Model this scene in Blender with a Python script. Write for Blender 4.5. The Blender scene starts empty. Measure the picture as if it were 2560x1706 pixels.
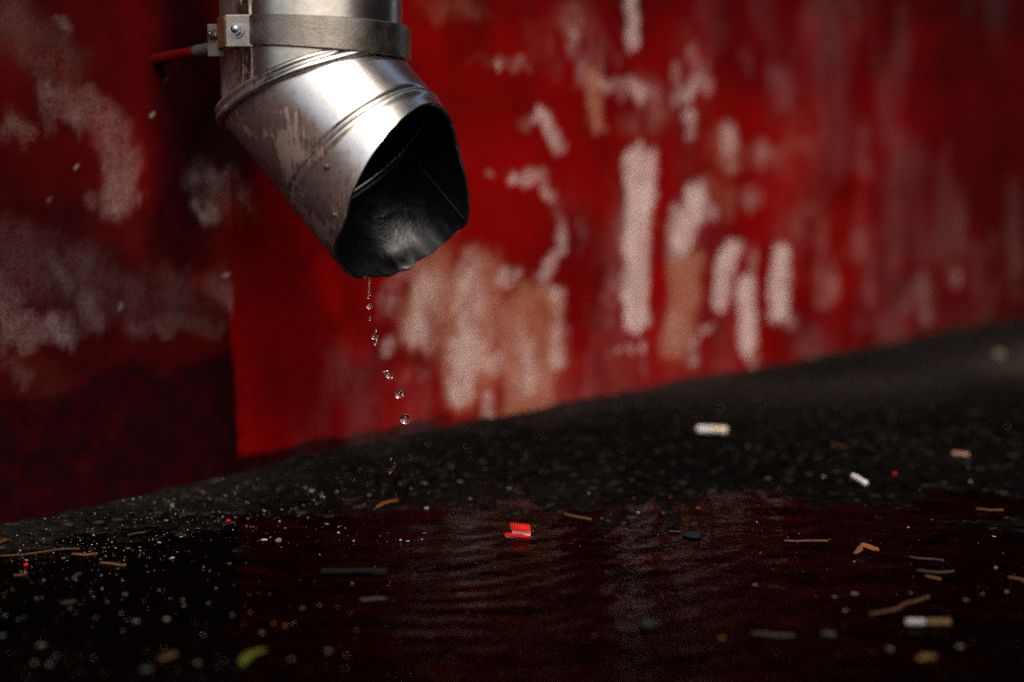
import bpy, bmesh, math, random
import numpy as np
from mathutils import Vector, Matrix

random.seed(7)
rng = np.random.default_rng(7)
S = bpy.context.scene
COL = S.collection

# ------------------------------------------------------------------ camera
CAM_H = 0.20                       # lens height above the ground
FPX = 3555.0                       # focal length in photo pixels (2560 wide): a 50 mm lens on full frame
PITCH = math.atan(420.0 / FPX)     # looking slightly down
cam_d = bpy.data.cameras.new('camera')
cam = bpy.data.objects.new('camera', cam_d)
COL.objects.link(cam)
cam_d.sensor_width = 36.0
cam_d.lens = 36.0 * FPX / 2560.0
cam.location = (0, 0, CAM_H)
cam.rotation_euler = (math.pi / 2 - PITCH, 0, 0)
cam_d.clip_start = 0.01
cam_d.clip_end = 500
cam_d.dof.use_dof = True
cam_d.dof.focus_distance = 0.775
cam_d.dof.aperture_fstop = 2.9
S.camera = cam

# ------------------------------------------------------------------ sky and sun
SUN_AZ = math.radians(160)         # from +Y (camera forward) towards +X: behind the camera, a little to the right
SUN_EL = math.radians(48)
world = bpy.data.worlds.new('World')
S.world = world
world.use_nodes = True
wn = world.node_tree.nodes
sky = wn.new('ShaderNodeTexSky')
sky.sky_type = 'NISHITA'
sky.sun_disc = False
sky.sun_elevation = SUN_EL
sky.sun_rotation = SUN_AZ
sky.air_density = 1.0
sky.dust_density = 6.0
sky.ozone_density = 1.0
bg = wn['Background']
bg.inputs['Strength'].default_value = 0.15
world.node_tree.links.new(sky.outputs[0], bg.inputs[0])

sun_d = bpy.data.lights.new('sun', 'SUN')
sun_d.energy = 0.8
sun_d.angle = math.radians(22)
sun_d.color = (1.0, 0.93, 0.84)
sun = bpy.data.objects.new('sun', sun_d)
COL.objects.link(sun)
sd = Vector((math.sin(SUN_AZ) * math.cos(SUN_EL), math.cos(SUN_AZ) * math.cos(SUN_EL), math.sin(SUN_EL)))
sun.rotation_euler = sd.to_track_quat('Z', 'Y').to_euler()
sun.location = sd * 5

S.view_settings.view_transform = 'Standard'
S.view_settings.look = 'None'
S.view_settings.gamma = 1.0
S.view_settings.exposure = 0.58
S.view_settings.use_curve_mapping = False
S.render.engine = 'CYCLES'
S.cycles.use_denoising = False
S.cycles.max_bounces = 10
S.cycles.transparent_max_bounces = 12

# ------------------------------------------------------------------ helpers
FWD = Vector((0, math.cos(PITCH), -math.sin(PITCH)))
UP = Vector((0, math.sin(PITCH), math.cos(PITCH)))
RIGHT = Vector((1, 0, 0))
ORG = Vector((0, 0, CAM_H))


def ray(px, py):
    return FWD + RIGHT * ((px - 1280) / FPX) + UP * (-(py - 853) / FPX)


def on_ground(px, py, z=0.0):
    d = ray(px, py)
    return ORG + d * ((z - CAM_H) / d.z)


def at_depth(px, py, depth):
    return ORG + ray(px, py) * depth


# the wall: a vertical plane standing on the line between these two ground points
WA = on_ground(0, 1332)
WB = on_ground(2560, 812)
WU = (WB - WA).normalized()                  # along the wall, away to the right
WN = Vector((WU.y, -WU.x, 0))                # out of the wall, towards the street
ZUP = Vector((0, 0, 1))


def on_wall(px, py):
    d = ray(px, py)
    t = (WA - ORG).dot(WN) / d.dot(WN)
    p = ORG + d * t
    return ((p - WA).dot(WU), p.z, t)        # metres along, height, distance from the lens


def wall_pt(s, z, off=0.0):
    return WA + WU * s + WN * off + ZUP * z


def tag(o, label=None, cat=None, group=None, kind=None):
    if label: o['label'] = label
    if cat: o['category'] = cat
    if group: o['group'] = group
    if kind: o['kind'] = kind
    return o


def empty(name, loc):
    o = bpy.data.objects.new(name, None)
    o.empty_display_size = 0.02
    o.location = loc
    COL.objects.link(o)
    return o


def link(name, me, mats, parent=None, smooth=True):
    o = bpy.data.objects.new(name, me)
    COL.objects.link(o)
    for m in (mats if isinstance(mats, (list, tuple)) else [mats]):
        if m: me.materials.append(m)
    if smooth:
        me.polygons.foreach_set('use_smooth', [True] * len(me.polygons))
    if parent:
        o.parent = parent
        o.matrix_parent_inverse = Matrix.Translation(parent.location).inverted()
    return o


def mesh(name, verts, faces):
    me = bpy.data.meshes.new(name)
    me.from_pydata([tuple(v) for v in verts], [], faces)
    me.update()
    return me


def bm_mesh(name, bm):
    me = bpy.data.meshes.new(name)
    bm.normal_update()
    bm.to_mesh(me)
    bm.free()
    return me


def vnoise(x, y, seed=0):
    """smooth value noise on arrays, about 0..1"""
    xi = np.floor(x).astype(np.int64); yi = np.floor(y).astype(np.int64)
    xf = x - xi; yf = y - yi
    u = xf * xf * (3 - 2 * xf); v = yf * yf * (3 - 2 * yf)

    def h(a, b):
        n = (a * 374761393 + b * 668265263 + seed * 1442695041) & 0xffffffff
        n = ((n ^ (n >> 13)) * 1274126177) & 0xffffffff
        return ((n ^ (n >> 16)) & 0xffff) / 65535.0
    return (h(xi, yi) * (1 - u) + h(xi + 1, yi) * u) * (1 - v) + (h(xi, yi + 1) * (1 - u) + h(xi + 1, yi + 1) * u) * v


def fbm(x, y, seed=0, octaves=4):
    a = 0.5; t = 0; n = 0
    for k in range(octaves):
        t = t + a * vnoise(x * 2 ** k, y * 2 ** k, seed + k * 17); n += a; a *= 0.5
    return t / n


def sstep(a, b, x):
    t = np.clip((x - a) / (b - a), 0, 1)
    return t * t * (3 - 2 * t)


# ------------------------------------------------------------------ material helpers
class NT:
    def __init__(self, name):
        self.m = bpy.data.materials.new(name)
        self.m.use_nodes = True
        self.t = self.m.node_tree
        self.n = self.t.nodes
        self.b = self.n['Principled BSDF']
        self.out = self.n['Material Output']

    def add(self, typ, **kw):
        nd = self.n.new(typ)
        for k, v in kw.items():
            if k.startswith('_'):
                setattr(nd, k[1:], v)
            else:
                nd.inputs[k.replace('__', ' ')].default_value = v
        return nd

    def l(self, a, b):
        self.t.links.new(a, b)

    def coord(self, scale=(1, 1, 1), kind='Object', rot=(0, 0, 0)):
        tc = self.n.new('ShaderNodeTexCoord')
        mp = self.n.new('ShaderNodeMapping')
        mp.inputs['Scale'].default_value = scale
        mp.inputs['Rotation'].default_value = rot
        self.l(tc.outputs[kind], mp.inputs[0])
        return mp.outputs[0]

    def noise(self, vec, scale, detail=4, rough=0.55, dist=0.0):
        nd = self.add('ShaderNodeTexNoise', Scale=scale, Detail=detail, Roughness=rough, Distortion=dist)
        self.l(vec, nd.inputs['Vector'])
        return nd.outputs['Fac']

    def ramp(self, fac, stops):
        r = self.n.new('ShaderNodeValToRGB')
        e = r.color_ramp.elements
        while len(e) < len(stops): e.new(0.5)
        for el, (p, c) in zip(e, stops):
            el.position = p
            el.color = (c, c, c, 1) if not isinstance(c, (tuple, list)) else (*c, 1)
        self.l(fac, r.inputs[0])
        return r.outputs[0]

    def mix(self, fac, a, b, mode='MIX'):
        nd = self.n.new('ShaderNodeMix')
        nd.data_type = 'RGBA'
        nd.blend_type = mode
        for v, s in ((fac, nd.inputs[0]), (a, nd.inputs[6]), (b, nd.inputs[7])):
            if isinstance(v, (int, float)): s.default_value = v
            elif isinstance(v, tuple): s.default_value = (*v, 1)
            else: self.l(v, s)
        return nd.outputs[2]

    def math(self, op, a, b=None, clamp=False):
        nd = self.n.new('ShaderNodeMath')
        nd.operation = op
        nd.use_clamp = clamp
        for v, s in ((a, nd.inputs[0]), (b, nd.inputs[1])):
            if v is None: continue
            if isinstance(v, (int, float)): s.default_value = v
            else: self.l(v, s)
        return nd.outputs[0]

    def bump(self, h, strength, dist=0.001, normal=None):
        nd = self.add('ShaderNodeBump', Strength=strength, Distance=dist)
        self.l(h, nd.inputs['Height'])
        if normal is not None: self.l(normal, nd.inputs['Normal'])
        return nd.outputs[0]

    def set(self, **kw):
        for k, v in kw.items():
            s = self.b.inputs[k.replace('__', ' ')]
            if isinstance(v, (int, float)): s.default_value = v
            elif isinstance(v, tuple): s.default_value = (*v, 1) if len(v) == 3 else v
            else: self.l(v, s)
        return self


def plain(name, col, rough=0.6, var=0.25, scale=600, metal=0.0):
    n = NT(name)
    c = n.coord()
    f = n.noise(c, scale, 3)
    dark = tuple(x * (1 - var) for x in col); light = tuple(min(1, x * (1 + var)) for x in col)
    n.set(Base__Color=n.mix(f, dark, light), Roughness=rough, Metallic=metal, Specular__IOR__Level=0.05)
    n.set(Normal=n.bump(f, 0.3, 0.0005))
    return n.m


# ---- painted wall
def wall_material():
    n = NT('weathered_red_paint')
    c = n.coord()
    at = n.add('ShaderNodeAttribute', _attribute_name='wear_and_shade')
    sep = n.n.new('ShaderNodeSeparateColor')
    n.l(at.outputs['Color'], sep.inputs[0])
    chalk, tan, maroon = sep.outputs[0], sep.outputs[1], sep.outputs[2]
    bright = at.outputs['Alpha']
    n1 = n.noise(c, 9, 5, 0.6)
    n2 = n.noise(c, 70, 5, 0.65, 0.4)
    n3 = n.noise(c, 420, 4, 0.7)
    n4 = n.noise(c, 1000, 3, 0.8)
    st = n.noise(n.coord((1, 1, 0.12)), 60, 4, 0.6)
    red = n.mix(n.ramp(n.math('ADD', n.math('MULTIPLY', n1, 0.82), n.math('MULTIPLY', st, 0.18)), [(0.34, 0.0), (0.64, 1.0)]), (0.060, 0.0003, 0.0006), (0.185, 0.0004, 0.0003))
    red = n.mix(n.ramp(n2, [(0.35, 0.0), (0.75, 0.55)]), red, (0.115, 0.0003, 0.0004))
    red = n.mix(n.math('MULTIPLY', bright, n.ramp(n2, [(0.2, 0.5), (0.7, 1.0)])), red, (0.30, 0.0010, 0.0006))
    mm = n.math('MULTIPLY', maroon, n.ramp(n2, [(0.1, 0.85), (0.6, 1.0)]), True)
    red = n.mix(mm, red, (0.0065, 0.0003, 0.0010))  # old coat, plus shade and edge darkening painted in
    # break the worn patches up with grain and vertical streaks
    brk = n.ramp(n.math('ADD', n.math('ADD', n.math('MULTIPLY', n2, 0.28), n.math('MULTIPLY', n4, 0.32)), n.math('ADD', n.math('MULTIPLY', n3, 0.22), n.math('MULTIPLY', st, 0.18))), [(0.40, 0.02), (0.58, 1.6)])
    def solid(v):      # strong marks stay solid, faint ones break up
        m = n.n.new('ShaderNodeMix'); m.data_type = 'FLOAT'
        n.l(n.math('MULTIPLY', v, 0.55), m.inputs[0]); n.l(brk, m.inputs[2]); m.inputs[3].default_value = 1.0
        return n.math('MULTIPLY', v, m.outputs[0], True)
    tf = solid(tan)
    cf = solid(chalk)
    col = n.mix(tf, red, (0.27, 0.095, 0.058))
    pale = n.mix(maroon, n.mix(n3, (0.40, 0.27, 0.25), (0.60, 0.46, 0.43)), (0.34, 0.275, 0.275))
    col = n.mix(cf, col, pale)
    # stray chips and pin holes all over
    v = n.add('ShaderNodeTexVoronoi', Scale=55.0)
    n.l(c, v.inputs['Vector'])
    spot = n.ramp(v.outputs['Distance'], [(0.0, 1.0), (0.05, 0.0)])
    n.set(Base__Color=col)
    n.set(Roughness=n.ramp(n2, [(0.3, 0.75), (0.7, 0.95)]), Specular__IOR__Level=0.03)
    h = n.math('ADD', n.math('MULTIPLY', n2, 1.0), n.math('MULTIPLY', n3, 0.45))
    h = n.math('SUBTRACT', h, n.math('MULTIPLY', n.math('ADD', cf, tf), 0.9))
    n.set(Normal=n.bump(h, 0.45, 0.002))
    return n.m


# ---- asphalt
def ground_material():
    n = NT('wet_asphalt')
    c = n.coord()
    n1 = n.noise(c, 6, 5, 0.6)
    n2 = n.noise(c, 130, 4, 0.6)
    v = n.add('ShaderNodeTexVoronoi', Scale=210.0)
    n.l(c, v.inputs['Vector'])
    sepc = n.n.new('ShaderNodeSeparateColor')
    n.l(v.outputs['Color'], sepc.inputs[0])
    agg = n.mix(sepc.outputs[0], (0.0009, 0.0008, 0.0008), (0.0070, 0.0062, 0.0055))
    col = n.mix(n.ramp(n1, [(0.35, 0.0), (0.7, 0.75)]), agg, (0.0018, 0.0016, 0.0015))
    pale = n.ramp(sepc.outputs[1], [(0.93, 0.0), (0.97, 1.0)])
    col = n.mix(n.math('MULTIPLY', pale, 0.5), col, (0.034, 0.030, 0.026))
    sa = n.add('ShaderNodeAttribute', _attribute_name='silt_sheen')
    col = n.mix(n.math('MULTIPLY', sa.outputs['Fac'], n.ramp(n2, [(0.3, 0.5), (0.6, 1.0)]), True), col, (0.040, 0.033, 0.027))
    n.set(Base__Color=col)
    n.set(Roughness=n.ramp(n1, [(0.35, 0.8), (0.65, 0.6)]), Specular__IOR__Level=n.ramp(n.noise(c, 2.2, 3), [(0.50, 0.0), (0.68, 0.06)]))
    h = n.math('ADD', n.math('MULTIPLY', v.outputs['Distance'], -1.0), n.math('MULTIPLY', n2, 0.6))
    n.set(Normal=n.bump(h, 0.9, 0.003))
    return n.m


def water_material():
    n = NT('puddle_water')
    n.n.remove(n.b)
    c = n.coord((1, 1, 1))
    f1 = n.noise(c, 55, 3, 0.5, 0.6)
    f2 = n.noise(c, 230, 2, 0.5)
    h = n.math('ADD', f1, n.math('MULTIPLY', f2, 0.25))
    bp = n.bump(h, 0.30, 0.0025)
    fr = n.add('ShaderNodeFresnel', IOR=1.333)
    n.l(bp, fr.inputs['Normal'])
    gl = n.add('ShaderNodeBsdfGlossy', Roughness=0.09, Color=(0.40, 0.40, 0.40, 1))
    n.l(bp, gl.inputs['Normal'])
    tr = n.add('ShaderNodeBsdfTransparent', Color=(0.36, 0.31, 0.28, 1))
    mx = n.n.new('ShaderNodeMixShader')
    scum = n.ramp(n.noise(n.coord((1, 2.4, 1)), 26, 5, 0.65, 0.5), [(0.38, 0.28), (0.60, 1.0)])
    n.l(n.math('MULTIPLY', fr.outputs[0], scum), mx.inputs[0]); n.l(tr.outputs[0], mx.inputs[1]); n.l(gl.outputs[0], mx.inputs[2])
    n.l(mx.outputs[0], n.out.inputs['Surface'])
    return n.m


def metal_material(name, shine=0.20, dirt_col=(0.10, 0.060, 0.054)):
    """zinc sheet: 'dirt' attribute says where old grime and paint cling"""
    n = NT(name)
    c = n.coord()
    at = n.add('ShaderNodeAttribute', _attribute_name='dirt')
    d = at.outputs['Fac']
    n1 = n.noise(c, 40, 6, 0.65, 0.3)
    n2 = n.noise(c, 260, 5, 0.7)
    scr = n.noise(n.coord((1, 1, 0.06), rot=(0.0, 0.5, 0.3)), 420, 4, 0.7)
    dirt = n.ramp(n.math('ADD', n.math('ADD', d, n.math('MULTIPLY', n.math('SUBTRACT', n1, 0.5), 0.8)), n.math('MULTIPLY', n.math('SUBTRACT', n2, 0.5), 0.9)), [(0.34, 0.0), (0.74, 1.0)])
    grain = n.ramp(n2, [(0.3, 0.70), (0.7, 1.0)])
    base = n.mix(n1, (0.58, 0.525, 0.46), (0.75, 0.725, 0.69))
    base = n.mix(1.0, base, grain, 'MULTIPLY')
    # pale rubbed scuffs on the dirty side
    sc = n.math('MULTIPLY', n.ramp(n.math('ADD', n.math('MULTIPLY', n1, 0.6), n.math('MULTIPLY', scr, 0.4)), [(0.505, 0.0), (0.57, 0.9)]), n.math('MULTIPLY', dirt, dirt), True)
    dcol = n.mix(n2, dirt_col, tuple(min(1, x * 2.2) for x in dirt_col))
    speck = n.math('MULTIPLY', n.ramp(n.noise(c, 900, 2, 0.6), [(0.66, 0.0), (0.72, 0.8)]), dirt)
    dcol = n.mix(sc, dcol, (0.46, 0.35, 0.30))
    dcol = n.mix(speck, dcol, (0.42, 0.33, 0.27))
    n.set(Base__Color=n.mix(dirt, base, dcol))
    n.set(Metallic=n.math('MULTIPLY', n.math('SUBTRACT', 1.0, n.math('MULTIPLY', dirt, 0.30)), 1.0))
    r = n.math('ADD', shine, n.math('MULTIPLY', n1, 0.12))
    r = n.math('ADD', r, n.math('MULTIPLY', dirt, 0.22), True)
    n.set(Roughness=r)
    h = n.math('ADD', n.math('MULTIPLY', n2, 0.25), n.math('MULTIPLY', n1, 0.8))
    n.set(Normal=n.bump(h, 0.10, 0.0015))
    return n.m


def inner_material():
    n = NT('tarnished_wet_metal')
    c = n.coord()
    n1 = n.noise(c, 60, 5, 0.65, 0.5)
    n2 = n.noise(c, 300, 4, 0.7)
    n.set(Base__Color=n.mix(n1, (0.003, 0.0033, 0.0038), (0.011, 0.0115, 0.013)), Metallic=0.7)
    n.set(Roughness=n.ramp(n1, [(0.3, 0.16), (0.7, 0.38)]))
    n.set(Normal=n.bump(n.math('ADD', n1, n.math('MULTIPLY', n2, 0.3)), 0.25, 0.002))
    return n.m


M_WALL = wall_material()
M_GROUND = ground_material()
M_WATER = water_material()
M_ZINC = metal_material('zinc_sheet')
_b = NT('galvanised_band')
_c = _b.coord()
_n1 = _b.noise(_c, 90, 5, 0.7); _n2 = _b.noise(_c, 700, 3, 0.7)
_b.set(Base__Color=_b.mix(_b.math('MULTIPLY', _n1, _n2), (0.15, 0.132, 0.11), (0.66, 0.61, 0.54)), Metallic=1.0)
_b.set(Roughness=_b.ramp(_n1, [(0.3, 0.27), (0.7, 0.40)]), Normal=_b.bump(_n2, 0.15, 0.0006))
M_BAND = _b.m
M_INNER = inner_material()
M_BOLT = plain('bolt_steel', (0.30, 0.32, 0.34), 0.33, 0.3, 900, 1.0)
M_TARN = plain('tarnished_ring', (0.35, 0.34, 0.33), 0.25, 0.4, 500, 1.0)
M_RUST = plain('rusty_steel', (0.13, 0.055, 0.03), 0.7, 0.6, 500, 0.3)
M_RODRED = plain('red_painted_rod', (0.075, 0.0012, 0.002), 0.7, 0.5, 260)
M_RODGREY = plain('bare_rod_steel', (0.085, 0.070, 0.064), 0.6, 0.35, 500, 0.4)
M_WHITE = plain('white_grit', (0.26, 0.25, 0.245), 0.6, 0.2)
M_DIMWHITE = plain('dim_white_grit', (0.07, 0.069, 0.069), 0.8, 0.3)  # darker copy of the white grit, for foreground and some other chips
M_PALE = plain('pale_grit', (0.11, 0.088, 0.066), 0.7, 0.3)
M_ORANGE = plain('rust_orange_crumb', (0.14, 0.048, 0.012), 0.7, 0.4)
M_REDBIT = plain('red_paint_flake', (0.60, 0.012, 0.010), 0.5, 0.2)
M_STRAW = plain('dry_straw', (0.085, 0.042, 0.015), 0.8, 0.35, 300)
M_PALESTRAW = plain('bleached_straw', (0.030, 0.024, 0.016), 0.8, 0.3, 300)
M_BARK = plain('brown_leaf_litter', (0.05, 0.024, 0.010), 0.7, 0.5, 300)
M_GREEN = plain('green_leaf', (0.055, 0.065, 0.008), 0.45, 0.35, 300)
M_PAPER = plain('cigarette_paper', (0.52, 0.50, 0.48), 0.7, 0.12, 400)
M_FILTER = plain('cigarette_filter', (0.26, 0.14, 0.05), 0.7, 0.3, 600)
M_STUBEND = plain('filter_fibre', (0.55, 0.44, 0.33), 0.9, 0.3, 900)
M_DIMPAPER = plain('soggy_paper', (0.15, 0.145, 0.15), 0.8, 0.4, 400)
M_DIMFILTER = plain('soggy_filter', (0.060, 0.036, 0.015), 0.8, 0.4, 500)
M_PINK = plain('soaked_pink_paper', (0.24, 0.13, 0.10), 0.7, 0.3, 400)
M_BLACKSTICK = plain('black_plastic', (0.005, 0.0055, 0.0065), 0.7, 0.5, 300)
M_BLUEGREY = plain('blue_grey_scrap', (0.008, 0.010, 0.014), 0.7, 0.4, 300)
M_GREY = plain('grey_flake', (0.022, 0.022, 0.021), 0.6, 0.3, 300)
M_DARKSTONE = plain('dark_pebble', (0.012, 0.011, 0.010), 0.5, 0.4, 200)
M_CAPRED = plain('red_plastic', (0.50, 0.018, 0.011), 0.4, 0.45, 420)
M_STRIPRED = plain('dark_red_plastic', (0.48, 0.006, 0.008), 0.35, 0.2, 500)
M_LILAC = plain('lilac_print', (0.16, 0.14, 0.20), 0.5, 0.5, 900)
M_YELLOW = plain('yellow_print', (0.60, 0.42, 0.03), 0.5, 0.2, 900)
M_DROP = NT('clear_water').set(Base__Color=(1.0, 1.0, 1.0), Roughness=0.0, IOR=1.333, Transmission__Weight=1.0).m
M_CONCRETE = plain('grey_render', (0.08, 0.076, 0.072), 0.8, 0.25, 3)

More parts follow.
